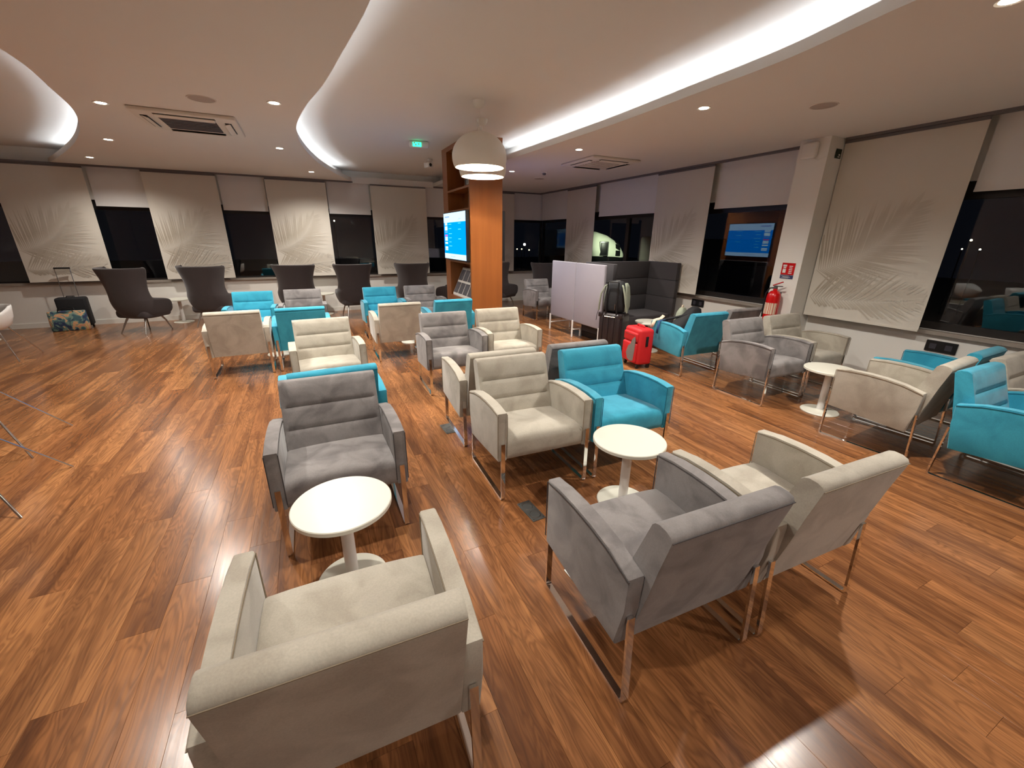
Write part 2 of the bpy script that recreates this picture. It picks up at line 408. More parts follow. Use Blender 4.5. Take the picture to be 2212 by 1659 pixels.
for fn, s in ((lambda y: interp(CH, y), -1), (lambda y: interp(CR, y), 1), (lambda y: max(interp(C2, y), XL-0.2), 1)):
    strip('cove_wall', fn, ZS+0.015, ZT, s*0.19, s*0.19, M['ceil'], ceiling)
    bm = bmesh.new(); prev = None
    for y in YS:
        x = fn(y); r = [bm.verts.new((x+o_, y, z_)) for o_, z_ in ((0, ZS+0.0151), (0, ZS+0.075), (s*0.013, ZS+0.075), (s*0.013, ZS+0.0151))]
        if prev:
            for k in range(4): bm.faces.new((prev[k], prev[(k+1) % 4], r[(k+1) % 4], r[k]))
        prev = r
    mesh_obj('cove_lip', bm, M['ceil'], ceiling, 30)
    if fn(1.0) > -6: y0 = YB
    else: y0 = 2.4
    st = strip('cove_light_strip', fn, ZS+0.022, ZS+0.022, s*0.115, s*0.145, M['cove'], None, y0, 6.9 if fn(1.0) > 1 else 10.2)
    nm = {0: 'wavy left edge', 1: 'long right edge', 2: 'far left curve'}[[-1, 1, 1].index(s) if s == -1 else (1 if fn(3.0) > 0 else 2)]
    tag(st, 'cool white LED cove strip hidden along the %s of the ceiling recess' % nm, 'light strip', 'ceiling cove lights')

# walls
def solid(name, lo, hi, m='wall', **k):
    o = box(name, lo, hi, M[m], None, **k); tag(o, None, None, None, 'structure'); return o
solid('wall_left', (XL-0.15, YB-0.15, 0), (XL, YF, ZT))
solid('wall_back', (XL-0.15, YB-0.15, 0), (XR+0.3, YB, ZT))
WZ0, WZ1 = 0.80, 2.30
solid('wall_far_lower', (XL, YF, 0), (XR+0.3, YF+0.22, WZ0))
solid('wall_far_upper', (XL, YF, WZ1), (XR+0.3, YF+0.22, ZT))
solid('wall_right_lower', (XR, YB, 0), (XR+0.22, YF, WZ0))
solid('wall_right_upper', (XR, YB, WZ1), (XR+0.22, YF, ZT))
for i, (lo, hi) in enumerate((((XL, YF-0.014, 0), (XR, YF, 0.09)), ((XR-0.014, YB, 0), (XR, YF-0.014, 0.09)))):
    solid('baseboard_'+('far', 'right')[i], lo, hi, 'skirt')
solid('trim_1', (XL, YF-0.055, WZ0-0.01), (XR, YF+0.03, WZ0+0.03), 'sill')
solid('trim_2', (XR-0.055, YB, WZ0-0.04), (XR+0.03, YF-0.06, WZ0), 'sill')
solid('trim_3', (XL, YF-0.17, ZS-0.028), (1.15, YF-0.10, ZS+0.001), 'track')
solid('trim_4', (3.0, YF-0.17, ZS-0.028), (XR-0.1, YF-0.10, ZS+0.001), 'track')
solid('trim_5', (XR-0.17, YB, ZS-0.028), (XR-0.10, 3.30, ZS+0.001), 'track')
solid('trim_6', (XR-0.17, 3.69, ZS-0.028), (XR-0.10, YF-0.17, ZS+0.001), 'track')
solid('trim_7', (1.12, YF-0.12, ZS-0.03), (3.02, YF-0.001, ZS+0.10), 'ceil')

# ribbon windows: one per bay, frame + panes
wn = 0
def window_far(x0, x1):
    global wn; wn += 1
    o = thing('window_%d' % wn, None, None); del_keys(o)
    y = YF+0.10; f = 0.05
    for lo, hi in (((x0, y-.03, WZ0), (x0+f, y+.03, WZ1)), ((x1-f, y-.03, WZ0), (x1, y+.03, WZ1)), ((x0+f, y-.03, WZ0), (x1-f, y+.03, WZ0+.06)), ((x0+f, y-.03, WZ1-.17), (x1-f, y+.03, WZ1)), ):
        box('window_frame', lo, hi, M['frame'], o)
    box('pane', (x0+f, y-.004, WZ0+.06), (x1-f, y+.004, WZ1-.17), M['glass'], o)
def window_right(y0, y1):
    global wn; wn += 1
    o = thing('window_%d' % wn, None, None); del_keys(o)
    x = XR+0.10; f = 0.05
    for lo, hi in (((x-.03, y0, WZ0), (x+.03, y0+f, WZ1)), ((x-.03, y1-f, WZ0), (x+.03, y1, WZ1)), ((x-.03, y0+f, WZ0), (x+.03, y1-f, WZ0+.08)), ((x-.03, y0+f, WZ1-.17), (x+.03, y1-f, WZ1))):
        box('window_frame', lo, hi, M['frame'], o)
    box('pane', (x-.004, y0+f, WZ0+.08), (x+.004, y1-f, WZ1-.17), M['glass'], o)
def del_keys(o):
    for k in ('label', 'category'):
        if k in o: del o[k]
    o['kind'] = 'structure'
for a, b in ((XL, -4.0), (-4.0, -2.0), (-2.0, 0.0), (0.0, 2.1), (2.1, 4.1), (4.1, XR+0.06)): window_far(a, b)
for a, b in ((-3.6, -0.4), (-0.4, 2.6), (2.6, 3.5), (3.5, 5.6), (5.6, 7.3), (7.3, 9.0), (9.0, YF+0.06)): window_right(a, b)

# column on the right wall
colr = solid('wall_column', (5.70, 3.32, 0), (XR, 3.67, ZS+0.05))

# ------------------------------------------------------------------ fabric panels with palm print
def frond_bm(W, H):
    bm = bmesh.new(); lay = bm.verts.layers.float.new('ink')
    rnd = random.Random(3); depth = [0.0]
    def leaf(p, ang, L, wd, ink):
        d = Vector((math.cos(ang), math.sin(ang))); n = Vector((-d.y, d.x)); depth[0] -= 0.00003
        pts = [(0, 0.35, .55), (0.3, 1.0, 1.0), (0.7, 0.7, .75), (1.0, 0.05, .12)]
        prev = None
        for t, wv, ik in pts:
            c = Vector(p)+d*L*t
            a = c+n*wd*wv; b = c-n*wd*wv
            if not (0.004 < c.x < W-0.02 and 0.03 < c.y < H-0.05): break
            cl = lambda q: (min(max(q.x, 0.004), W-0.004), depth[0], min(max(q.y, 0.02), H-0.05))
            va, vb = bm.verts.new(cl(a)), bm.verts.new(cl(b)); va[lay] = ink*ik; vb[lay] = ink*ik
            if prev: bm.faces.new((prev[0], va, vb, prev[1]))
            prev = (va, vb)
    def frond(ctrl, n, up, dn, L, taper, ink):
        for k in range(n):
            t = k/(n-1)
            pts = [Vector(c) for c in ctrl]
            while len(pts) > 1: pts = [a.lerp(b, t) for a, b in zip(pts, pts[1:])]
            p = pts[0]; q = t+0.02
            l = L*(0.55+0.9*math.sin(PI*min(1, 0.25+t*0.75)))*(1-taper*t)
            leaf(p, R(up[0]+(up[1]-up[0])*t+rnd.uniform(-3, 3)), l*rnd.uniform(.85, 1.1), 0.010+0.006*t, ink*(1-0.72*t))
            leaf(p, R(dn[0]+(dn[1]-dn[0])*t+rnd.uniform(-3, 3)), l*rnd.uniform(.85, 1.1), 0.009+0.004*t, ink*(1-0.72*t))
    frond([(0, .28*H), (.30*W, .31*H), (.55*W, .42*H), (.70*W, .64*H)], 44, (98, 70), (-32, 24), 0.50, 0.35, 1.0)
    frond([(0, .115*H), (.35*W, .10*H), (.75*W, .13*H), (.98*W, .17*H)], 40, (62, 30), (-48, -18), 0.40, 0.5, 0.9)
    return bm
frond_mesh = {}
def panel_blind(name_label, W, z0, z1, loc, rz, mirror=False):
    t = thing('panel_blind', name_label, 'blind', loc, rz, 'printed fabric panel blinds along the windows')
    H = z1-z0
    box('fabric', (0, -0.003, 0), (W, 0.003, H), M['blind'], t)
    box('head_rail', (0, -0.012, H), (W, 0.012, H+0.03), M['track'], t)
    box('bottom_bar', (0.002, -0.008, -0.012), (W-0.002, 0.008, 0.012), M['blind'], t)
    key = round(W, 2)
    if key not in frond_mesh:
        o = mesh_obj('palm_print', frond_bm(W, H), M['print'], t, 0); frond_mesh[key] = o.data
    else: o = bpy.data.objects.new('palm_print', frond_mesh[key]); link(o, t)
    o.location = (0, -0.0042, 0); o['label'] = 'pale brown palm frond print'
zp0, zp1 = 0.86, ZS-0.06
FB = [(-5.80, -4.61+1.18-2.03, 'far'), ]
for x0, x1, lab in ((-6.65, -5.45, 'palm printed panel blind at the far left end of the window wall'), (-4.62, -3.42, 'palm printed panel blind behind the suitcase with the floral bag'), (-2.60, -1.43, 'palm printed panel blind behind the second wing chair from the left'),
                    (-0.58, 0.58, 'palm printed panel blind between the third and fourth wing chairs'), (1.52, 2.80, 'palm printed panel blind left of the wooden column'), (3.95, 5.19, 'palm printed panel blind just right of the wooden column')):
    panel_blind(lab, x1-x0, zp0, zp1, (x0, YF-0.135, zp0), 0)
for y0, y1, lab, zz in ((8.20, 9.36, 'palm printed panel blind near the far corner on the right wall', 0.83), (5.13, 6.34, 'palm printed panel blind behind the dark booth sofa', 0.83), (2.09, 3.31, 'large palm printed panel blind right of the white pillar', 0.79), (-0.9, 0.3, 'palm printed panel blind nearest the camera on the right wall', 0.79)):
    panel_blind(lab, y1-y0, zz, zp1, (XR-0.135, y1, zz), -PI/2)
def roller(lab, lo, hi, axis):
    t = thing('roller_blind', lab, 'blind', (0, 0, 0), 0, 'plain white roller blinds above the windows')
    box('fabric', lo, hi, M['roller'], t)
    l2, h2 = list(lo), list(hi); h2[2] = lo[2]+0.02; a = 1 if axis == 'x' else 0
    l2[a] -= 0.006; h2[a] += 0.006
    box('bottom_bar', l2, h2, M['roller'], t)
for x0, x1, lab in ((-5.42, -4.64, 'raised white roller blind at the left edge of the window wall'), (-3.40, -2.62, 'raised white roller blind behind the leftmost wing chair'), (-1.41, -0.60, 'raised white roller blind above the window behind the turquoise chair'), (0.60, 1.50, 'raised white roller blind above the fourth wing chair'), (2.82, 3.93, 'raised white roller blind beside the wooden column'), (5.21, XR-0.02, 'raised white roller blind on the far wall at the corner')):
    roller(lab, (x0, YF-0.035, 2.19), (x1, YF-0.030, ZS-0.01), 'x')
for y0, y1, lab in ((9.38, YF-0.06, 'raised white roller blind on the right wall at the corner'), (6.36, 8.18, 'raised white roller blind above the window with the aircraft'), (3.69, 5.11, 'raised white roller blind left of the white pillar'), (0.32, 2.07, 'raised white roller blind at the right edge of the picture')):
    roller(lab, (XR-0.035, y0, 2.19), (XR-0.030, y1, ZS-0.01), 'y')

# ------------------------------------------------------------------ ceiling fittings
def spot(name, parent, energy, col, size, blend, radius, loc=(0, 0, -0.02)):
    d = bpy.data.lights.new(name, 'SPOT'); d.energy = energy; d.color = col; d.spot_size = size; d.spot_blend = blend; d.shadow_soft_size = radius
    o = bpy.data.objects.new(name, d); link(o, parent); o.location = loc; return o
DL = [(-1.56, 5.78, 'recessed downlight left of the ceiling cassette'), (-0.08, 5.00, 'recessed downlight right of the left ceiling cassette'), (-2.14, 7.83, 'middle recessed downlight beside the far left ceiling curve'), (-2.95, 9.70, 'recessed downlight nearest the far left window wall'),
      (-0.14, 7.35, 'recessed downlight left of the wavy ceiling edge'), (0.30, 9.59, 'recessed downlight at the far end of the wavy ceiling edge'), (3.53, 3.26, 'recessed downlight on the right above the turquoise armchair row'), (3.59, 5.39, 'recessed downlight in front of the right ceiling cassette'),
      (3.40, 1.27, 'recessed downlight at the upper right corner of the picture'), (0.22, 2.75, 'recessed downlight at the top of the wavy ceiling edge'), (3.62, 7.6, 'recessed downlight behind the wooden column'), (0.10, 0.55, 'recessed downlight overhead near the camera'), (-1.55, 3.5, 'recessed downlight at the left outside the picture'), (3.2, -0.9, 'recessed downlight behind the camera on the right'), (0.0, -1.7, 'recessed downlight behind the camera on the left')]
proto = None
for x, y, lab in DL:
    t = thing('recessed_downlight', lab, 'downlight', (x, y, ZS), 0, 'recessed ceiling downlights')
    if proto is None:
        a = lathe('trim_ring', [(0.042, -0.002), (0.058, -0.006), (0.062, -0.002), (0.062, 0.0), (0.042, 0.0)], M['whitemetal'], t, 28)
        b = lathe('lens', [(0.0, -0.0035), (0.042, -0.0035)], M['lens'], t, 24)
        proto = (a.data, b.data)
    else:
        for nm, me in zip(('trim_ring', 'lens'), proto): link(bpy.data.objects.new(nm, me), t)
    dim = {0.10: 0.40, -1.55: 0.65, 0.22: 0.72, 3.2: 0.6, 0.0: 0.5, -2.95: 0.65, -2.14: 0.7}.get(x, 1.0)   # some fittings run dimmed
    spot('beam', t, DOWNLIGHT_W*dim, WARM, R(150), 1.0, 0.035)
for x, y, lab in ((-0.67, 5.18, 'flush round ceiling speaker above the left cassette'), (4.42, 2.71, 'flush round ceiling speaker near the white pillar'), (4.53, 8.2, 'flush round ceiling speaker near the far corner')):
    t = thing('ceiling_speaker', lab, 'speaker', (x, y, ZS), 0, 'round ceiling speakers')
    lathe('grille', [(0, -0.004), (0.10, -0.004), (0.105, -0.002)], M['speaker'], t, 32); lathe('rim', [(0.105, -0.004), (0.113, -0.006), (0.115, 0)], M['acwhite'], t, 32)
def cassette(lab, x, y, rz, gm, sm):
    t = thing('air_conditioner', lab, 'air conditioner', (x, y, ZS), rz, 'ceiling cassette air conditioners')
    S = 0.45
    bm = bmesh.new(); b_box(bm, (0, 0, -0.018), (2*S, 2*S, 0.036), 0.014, 3); mesh_obj('panel', bm, M['acwhite'], t)
    box('grille', (-0.25, -0.25, -0.040), (0.25, 0.25, -0.036), M[gm], t)
    for k in range(7):
        yy = -0.225+0.075*k
        box('slat', (-0.245, yy-0.011, -0.046), (0.245, yy+0.011, -0.040), M[sm], t)
    for k in range(4):
        bm = bmesh.new(); b_box(bm, (0, 0.36, -0.038), (0.52, 0.06, 0.004)); o = mesh_obj('outlet', bm, M['black'], t, 0); o.rotation_euler = (0, 0, k*PI/2)
        bm = bmesh.new(); b_box(bm, (0, 0.352, -0.050), (0.51, 0.055, 0.006), 0.002, 1, Matrix.Rotation(R(16), 4, 'X')); o = mesh_obj('louvre', bm, M['acwhite'], t, 30); o.rotation_euler = (0, 0, k*PI/2)
cassette('white ceiling cassette with a dark grille at the left', -0.93, 6.18, 0.0, 'grille', 'slat')
cassette('white ceiling cassette in front of the right window wall', 4.44, 6.05, 0.0, 'speaker', 'acwhite')
t = thing('smoke_detector', 'small dark smoke detector on the ceiling near the corner', 'smoke detector', (4.19, 7.4, ZS))
lathe('base', [(0.055, 0), (0.055, -0.012), (0.03, -0.016), (0, -0.016)], M['acwhite'], t, 24); lathe('sensor_head', [(0.032, -0.016), (0.030, -0.045), (0.018, -0.05), (0, -0.05)], M['slat'], t, 24)
t = thing('exit_sign', 'glowing green emergency exit light on the ceiling', 'exit sign', (1.80, 7.12, ZT), R(-10))
bm = bmesh.new(); b_box(bm, (0, 0, -0.045), (0.30, 0.10, 0.09), 0.03, 3); mesh_obj('housing', bm, M['whitemetal'], t)
box('sign_face', (-0.10, -0.056, -0.085), (0.03, -0.050, -0.025), M['exitgreen'], t)
bm = bmesh.new()
for q in ((-0.075, -0.035), (-0.055, -0.06), (-0.01, -0.05)): b_box(bm, (q[0], -0.0575, q[1]), (0.02, 0.002, 0.018))
mesh_obj('running_figure', bm, M['whiteplate'], t, 0)
t = thing('security_camera', 'small white security camera on the ceiling left of the column', 'camera', (2.35, 8.55, ZT), R(20))
lathe('mount', [(0.0, 0), (0.05, 0), (0.05, -0.03), (0.02, -0.05), (0, -0.05)], M['whitemetal'], t, 20)
bm = bmesh.new(); b_box(bm, (-0.06, -0.02, -0.11), (0.09, 0.16, 0.09), 0.015, 2); mesh_obj('body', bm, M['whitemetal'], t)
lathe('lens_ring', [(0, 0.004), (0.028, 0.004), (0.03, 0)], M['black'], t, 16, 40, (-0.06, -0.1, -0.11), (PI/2, 0, 0))
box('bracket', (0.02, -0.05, -0.13), (0.032, 0.03, -0.02), M['whitemetal'], t)

# pendant lamps
def pendant(lab, x, y, zc):
    t = thing('pendant_lamp', lab, 'pendant lamp', (x, y, ZT), 0, 'white globe pendant lamps')
    rr = 0.305; rz = 0.256; zz = zc-ZT; f = rz/rr
    lathe('ceiling_rose', [(0.0, 0), (0.066, 0), (0.064, -0.03), (0.045, -0.062), (0.014, -0.075), (0, -0.075)], M['lamp'], t, 28)
    tube('cord', [(0, 0, -0.07), (0, 0, zz+rz+0.03)], 0.004, M['lamp'], t, 6)
    lathe('cord_grip', [(0.0, zz+rz+0.045), (0.014, zz+rz+0.04), (0.02, zz+rz-0.004)], M['lamp'], t, 16)
    a0, a1 = 0.03, PI*0.637
    out = [(rr*math.sin(a0+(a1-a0)*k/24), zz+f*rr*math.cos(a0+(a1-a0)*k/24)) for k in range(25)]
    inn = [((rr-0.008)*math.sin(a0+(a1-a0)*k/24), zz+f*(rr-0.008)*math.cos(a0+(a1-a0)*k/24)) for k in range(24, -1, -1)]
    lathe('shade', out+[inn[0]], M['lamp'], t, 48)
    lathe('shade_lining', inn, M['lampin'], t, 48)
    lathe('socket', [(0, zz+0.24), (0.022, zz+0.24), (0.022, zz+0.19), (0, zz+0.19)], M['lamp'], t, 16)
    lathe('bulb', [(0.0, zz+0.19), (0.016, zz+0.185), (0.030, zz+0.16), (0.030, zz+0.15), (0.02, zz+0.132), (0, zz+0.128)], M['bulb'], t, 20)
    d = bpy.data.lights.new('bulb_light', 'POINT'); d.energy = PENDANT_W; d.color = WARM; d.shadow_soft_size = 0.03
    o = bpy.data.objects.new('bulb_light', d); link(o, t); o.location = (0, 0, zz+0.09)
pendant('front white globe pendant lamp with an open bottom', 1.90, 4.84, 2.555)
pendant('white globe pendant lamp half hidden behind the front one', 2.20, 5.50, 2.555)

# ================================================================== WOODEN COLUMN
colx0, colx1, coly0, coly1 = 2.31, 2.845, 6.30, 7.64
t = thing('shelf_column', 'cherry wood column with open shelves and a screen', 'column', (0, 0, 0))
V = M['veneer']
box('core', (2.60, coly0+0.02, 0), (colx1-0.02, coly1-0.02, ZT), V, t)
box('front_panel', (colx0, coly0, 0), (colx1, coly0+0.05, ZT), V, t, 0.003, 1)
box('side_panel', (colx1-0.02, coly0+0.05, 0), (colx1, coly1, ZT), V, t)
box('stile', (colx0, coly1-0.26, 0), (2.60, coly1, ZT), V, t)
for z0, z1 in ((3.03, ZT), (2.42, 2.45), (2.10, 2.135), (1.31, 1.34), (0.70, 0.73)):
    box('shelf', (colx0, coly0+0.05, z0), (2.60, coly1-0.26, z1), V, t)
box('screen_backing', (colx0+0.03, coly0+0.05, 1.34), (2.60, coly1-0.26, 2.10), V, t)
box('base_panel', (colx0+0.005, coly0+0.05, 0), (2.60, coly1-0.26, 0.70), V, t)
# screens
def em(nm, c, s): return emit('screen_'+nm, c, s)
SCR = [em('header', (0.42, 0.68, 1.0, 1), 1.0), em('body', (0.0, 0.24, 1.0, 1), 0.95), em('white', (0.55, 0.80, 1.0, 1), 1.0), em('red', (0.62, 0.10, 0.45, 1), 0.8), em('text', (0.25, 0.35, 0.85, 1), 0.8), em('pale', (0.10, 0.55, 1.0, 1), 1.0)]
def screen(lab, loc, rz, W=1.13, H=0.73):
    t = thing('wall_screen', lab, 'screen', loc, rz, 'flight information screens on the wooden column')
    box('bezel', (-W/2-0.012, -0.005, -0.012), (W/2+0.012, 0.05, H+0.012), M['black'], t, 0.004, 1)
    bm = bmesh.new(); mats = []
    def q(u0, u1, v0, v1, mi, lift):
        y = -0.006-lift*0.0004
        f = bm.faces.new([bm.verts.new((-W/2+u*W, y, v*H)) for u, v in ((u0, v0), (u1, v0), (u1, v1), (u0, v1))]); f.material_index = mi
    q(0, 1, 0, .115, 0, 0); q(0, 1, .115, .80, 1, 0); q(0, 1, .80, 1, 0, 0)
    q(.06, .28, .905, .935, 4, 1); q(.70, .80, .86, .868, 4, 1); q(.66, .76, .835, .84, 4, 1)
    for v0, v1, mi in ((.74, .82, 0), (.63, .72, 2), (.585, .605, 4), (.50, .535, 3), (.445, .485, 2), (.40, .44, 2), (.33, .37, 2), (.22, .27, 2), (.185, .21, 2)): q(.05, .175, v0, v1, mi, 1)
    for v in (.755, .66, .55, .46, .37, .28): q(.24, .24+.10+.06*random.random(), v, v+.012, 5, 1)
    for v in (.765, .64, .44): q(.68, .80, v, v+.012, 5, 1)
    q(.30, .52, .05, .06, 4, 1)
    o = mesh_obj('screen_picture', bm, SCR, t, 0); o['label'] = 'blue departures table with pale header'
screen('flight information screen glowing blue on the left side of the column', (colx0-0.052, 6.92, 1.363), -PI/2)
screen('flight information screen on the right side of the column, seen reflected in the window', (colx1+0.052, 6.90, 1.363), PI/2)
# brochure rack
rk = thing('brochure_rack', 'slanted grey brochure rack on the lower shelf of the column', 'rack', (2.335, 6.865, 0.732))
bm = bmesh.new(); b_prism(bm, [(0.0, 0.03), (0.20, 0.47), (0.215, 0.46), (0.03, 0.0), (0, 0.0)], -0.48, 0.48); o = mesh_obj('tray', bm, M['acwhite'], rk, 0); o.rotation_euler = (0, 0, -PI/2); 
for i in range(4):
    for j in range(2):
        x = -0.45+0.232*i; tt = 0.02+0.48*j; y = 0.20*tt; z = 0.03+0.44*tt
        bm = bmesh.new(); b_box(bm, (x+0.095, y+0.045-0.006, z+0.098), (0.19, 0.006, 0.195), 0, 1, Matrix.Rotation(R(-24), 4, 'X'))
        o = mesh_obj('brochure', bm, M['sheet'], rk, 0); o.rotation_euler = (0, 0, -PI/2)
nb = thing('letter_block', 'dark block with white letters on the top shelf of the column', 'sign', (2.47, 6.60, 2.45))
box('block', (-0.06, -0.18, 0), (0.06, 0.18, 0.20), M['black'], nb, 0.004, 1)
def text_obj(name, s, size, m, parent, loc, rot):
    cu = bpy.data.curves.new(name, 'FONT'); cu.body = s; cu.size = size; cu.extrude = 0.0008; cu.align_x = 'CENTER'; cu.align_y = 'CENTER'
    tmp = bpy.data.objects.new(name, cu); COL.objects.link(tmp)
    dg = bpy.context.evaluated_depsgraph_get(); me = bpy.data.meshes.new_from_object(tmp.evaluated_get(dg)); bpy.data.objects.remove(tmp)
    me.materials.clear(); me.materials.append(m)
    o = bpy.data.objects.new(name, me); link(o, parent); o.location = loc; o.rotation_euler = rot; return o
text_obj('lettering', 'UL', 0.10, M['whiteplate'], nb, (-0.0615, 0.05, 0.07), (PI/2, 0, -PI/2))

# ================================================================== ARMCHAIRS
def make_chair(m, mp):
    t = bpy.data.objects.new('armchair', None); t.empty_display_size = 0.1; link(t)
    # armrests
    top = [(-0.31, 0.645), (-0.20, 0.656), (-0.08, 0.658), (0.04, 0.652), (0.16, 0.636), (0.29, 0.600)]
    poly = [(-0.305, 0.300)]+top+[(0.293, 0.575), (0.283, 0.45), (0.252, 0.258), (0.10, 0.272)]
    for s in (-1, 1):
        x0, x1 = (0.2925, 0.3575) if s > 0 else (-0.3575, -0.2925)
        bm = bmesh.new(); b_prism(bm, poly, x0, x1, 0.007, 2)
        a = mesh_obj('armrest', bm, m, t, 40)
        bm = bmesh.new()
        for x in (x0-0.0005, x1+0.0005):
            b_tube(bm, [(x, -0.3105, 0.33)]+[(x, y-0.0015 if i == 0 else y, z-0.012) for i, (y, z) in enumerate(top)], 0.0028, 5)
        mesh_obj('piping', bm, mp, a, 50)
        # sled frame
        path = round_path([(-0.317, 0.43), (-0.320, 0.006), (0.312, 0.006), (0.287, 0.415)], 0.022, 4)
        bm = bmesh.new(); b_sweep_rect(bm, path, 0.028, 0.012)
        o = mesh_obj('leg_frame', bm, M['chrome'], t, 30); o.location = (s*0.325, 0, 0)
    # seat, crowned
    def loft(name, prof, xs, crown, mat):
        bm = bmesh.new(); prev = None
        for x, k in xs:
            ring = [bm.verts.new((x, y, z+cz*k)) for (y, z), cz in zip(prof, crown)]
            if prev:
                for i in range(len(ring)): bm.faces.new((prev[i], prev[(i+1) % len(ring)], ring[(i+1) % len(ring)], ring[i]))
            else: bm.faces.new(ring[::-1])
            prev = ring
        bm.faces.new(prev); return mesh_obj(name, bm, mat, t, 45)
    sp = [(0.25, 0.262), (-0.285, 0.298), (-0.302, 0.31), (-0.309, 0.345), (-0.309, 0.405), (-0.300, 0.436), (-0.280, 0.453), (-0.20, 0.458), (-0.05, 0.446), (0.10, 0.432), (0.24, 0.420)]
    cz = [0, 0, 0, 0, .004, .008, .012, .015, .015, .012, .006]
    xs = [(-0.2915, -0.6), (-0.280, 0.0), (-0.2, 0.6), (-0.1, 0.95), (0, 1.0), (0.1, 0.95), (0.2, 0.6), (0.280, 0.0), (0.2915, -0.6)]
    loft('seat', sp, xs, cz, m)
    # backrest with three channels
    A, B = Vector((0.150, 0.405)), Vector((0.292, 0.815)); d = (B-A); n = Vector((-d.y, d.x)).normalized()
    front = []; flat = []
    for ch in range(3):
        for k in range(7):
            u = (0, .05, .25, .5, .75, .95, 1)[k]; bulge = 0.011*(1-(2*u-1)**6)-0.003
            if k == 6 and ch < 2: continue
            if k == 0 and ch > 0: bulge = -0.007
            p = A+d*((ch+u)/3)+n*bulge
            front.append((p.x, p.y)); q = A+d*((ch+u)/3)+n*0.004; flat.append((q.x, q.y))
    prof = [(0.252, 0.262), (0.15, 0.30)]+front+[(0.300, 0.828), (0.318, 0.834), (0.350, 0.832), (0.372, 0.822), (0.380, 0.806), (0.372, 0.77), (0.345, 0.66), (0.315, 0.52), (0.285, 0.40)]
    flat = prof[:2]+flat+prof[2+len(front):]
    bm = bmesh.new(); prev = None; cx = sum(p[0] for p in prof)/len(prof); cz_ = sum(p[1] for p in prof)/len(prof)
    for x, sh, pf in ((-0.2905, 0.985, flat), (-0.286, 0.997, flat), (-0.272, 1, flat), (-0.255, 1, prof), (0.255, 1, prof), (0.272, 1, flat), (0.286, 0.997, flat), (0.2905, 0.985, flat)):
        ring = [bm.verts.new((x, cx+(y-cx)*sh, cz_+(z-cz_)*sh)) for y, z in pf]
        if prev:
            for i in range(len(ring)): bm.faces.new((prev[i], prev[(i+1) % len(ring)], ring[(i+1) % len(ring)], ring[i]))
        else: bm.faces.new(ring[::-1])
        prev = ring
    bm.faces.new(prev); bk = mesh_obj('backrest', bm, m, t, 50)
    bm = bmesh.new(); b_tube(bm, [(-0.29, 0.381, 0.803), (0.29, 0.381, 0.803)], 0.0022, 5); mesh_obj('piping', bm, mp, bk, 50)
    return t
PROTO = {}
def chair(col, x, y, deg, label, group):
    if col not in PROTO:
        PROTO[col] = make_chair(M[col], M['pipe_'+col]); o = PROTO[col]
    else: o = copy_tree(PROTO[col])
    o.location = (x, y, 0); o.rotation_euler = (0, 0, R(deg))
    return tag(o, label, 'armchair', group)
GA, GB, GC = 'suede armchairs around the near tables', 'suede armchairs in the middle rows', 'suede armchairs along the right windows'
chair('taupe', -0.03, 1.13, 177.5, 'nearest taupe armchair seen from behind at the bottom left', GA)
chair('grey', 0.018, 2.515, 0, 'grey armchair facing the camera behind the nearest white table', GA)
chair('turq', 0.04, 3.33, 183.5, 'turquoise armchair back to back with the grey one, only arms and edge showing', GB)
chair('taupe', 0.063, 4.73, 3, 'taupe armchair facing the camera in front of the turquoise back with a dented cushion', GB)
chair('taupe', -0.918, 6.30, 181, 'taupe armchair seen from behind, leftmost of the middle rows', GB)
chair('turq', -0.175, 6.33, 181, 'turquoise armchair seen from behind next to the leftmost taupe one', GB)
chair('turq', -0.90, 7.74, -2, 'turquoise armchair facing the camera at the far left of the middle rows', GB)
chair('grey', -0.155, 7.80, -1, 'grey armchair facing the camera beside the far left turquoise one', GB)
chair('turq', 1.13, 7.72, 0, 'turquoise armchair facing the camera left of the wooden column', GB)
chair('grey', 1.88, 7.74, 0, 'olive grey armchair in shade against the wooden column', GB)
chair('taupe', 1.09, 6.265, 180, 'taupe armchair seen from behind in front of the far turquoise one', GB)
chair('turq', 1.90, 6.33, 180, 'turquoise armchair seen from behind below the flight screen', GB)
chair('grey', 1.417, 4.63, -2, 'grey armchair facing the camera in the centre of the room', GB)
chair('taupe', 2.165, 4.67, -2, 'taupe armchair facing the camera in front of the wooden column', GB)
chair('taupe', 1.36, 3.31, 177.5, 'taupe armchair facing away, back to back with the central taupe one', GB)
chair('grey', 2.11, 3.31, 177.5, 'grey armchair facing away, hidden behind the central turquoise one', GB)
chair('taupe', 1.33, 2.485, -2.2, 'central taupe armchair facing the camera beside the turquoise one', GA)
chair('turq', 2.072, 2.455, -2.5, 'central turquoise armchair facing the camera behind the round white table', GA)
chair('grey', 1.218, 1.085, 177.5, 'grey armchair seen from behind at the bottom right', GA)
chair('taupe', 1.957, 1.048, 177.5, 'taupe armchair seen from behind, right of the near grey one', GA)
chair('turq', 4.59, 3.98, 178, 'turquoise armchair with a black bag on its seat', GC)
chair('grey', 5.335, 4.04, 178, 'dark grey armchair between the bag chair and the fire extinguisher', GC)
chair('grey', 4.60, 2.87, -1, 'grey armchair facing the camera on the right by the pillar', GC)
chair('taupe', 5.335, 2.87, -1, 'brownish taupe armchair under the large printed blind', GC)
chair('taupe', 4.50, 1.605, 184, 'taupe armchair seen from its side behind the right white table', GC)
chair('turq', 5.24, 1.66, 182, 'shaded turquoise armchair close to the right wall socket', GC)
chair('turq', 4.48, 0.80, 0, 'turquoise armchair cut off by the right edge of the picture', GC)
chair('taupe', 5.22, 0.84, 0, 'taupe armchair at the far right edge beneath the window', GC)
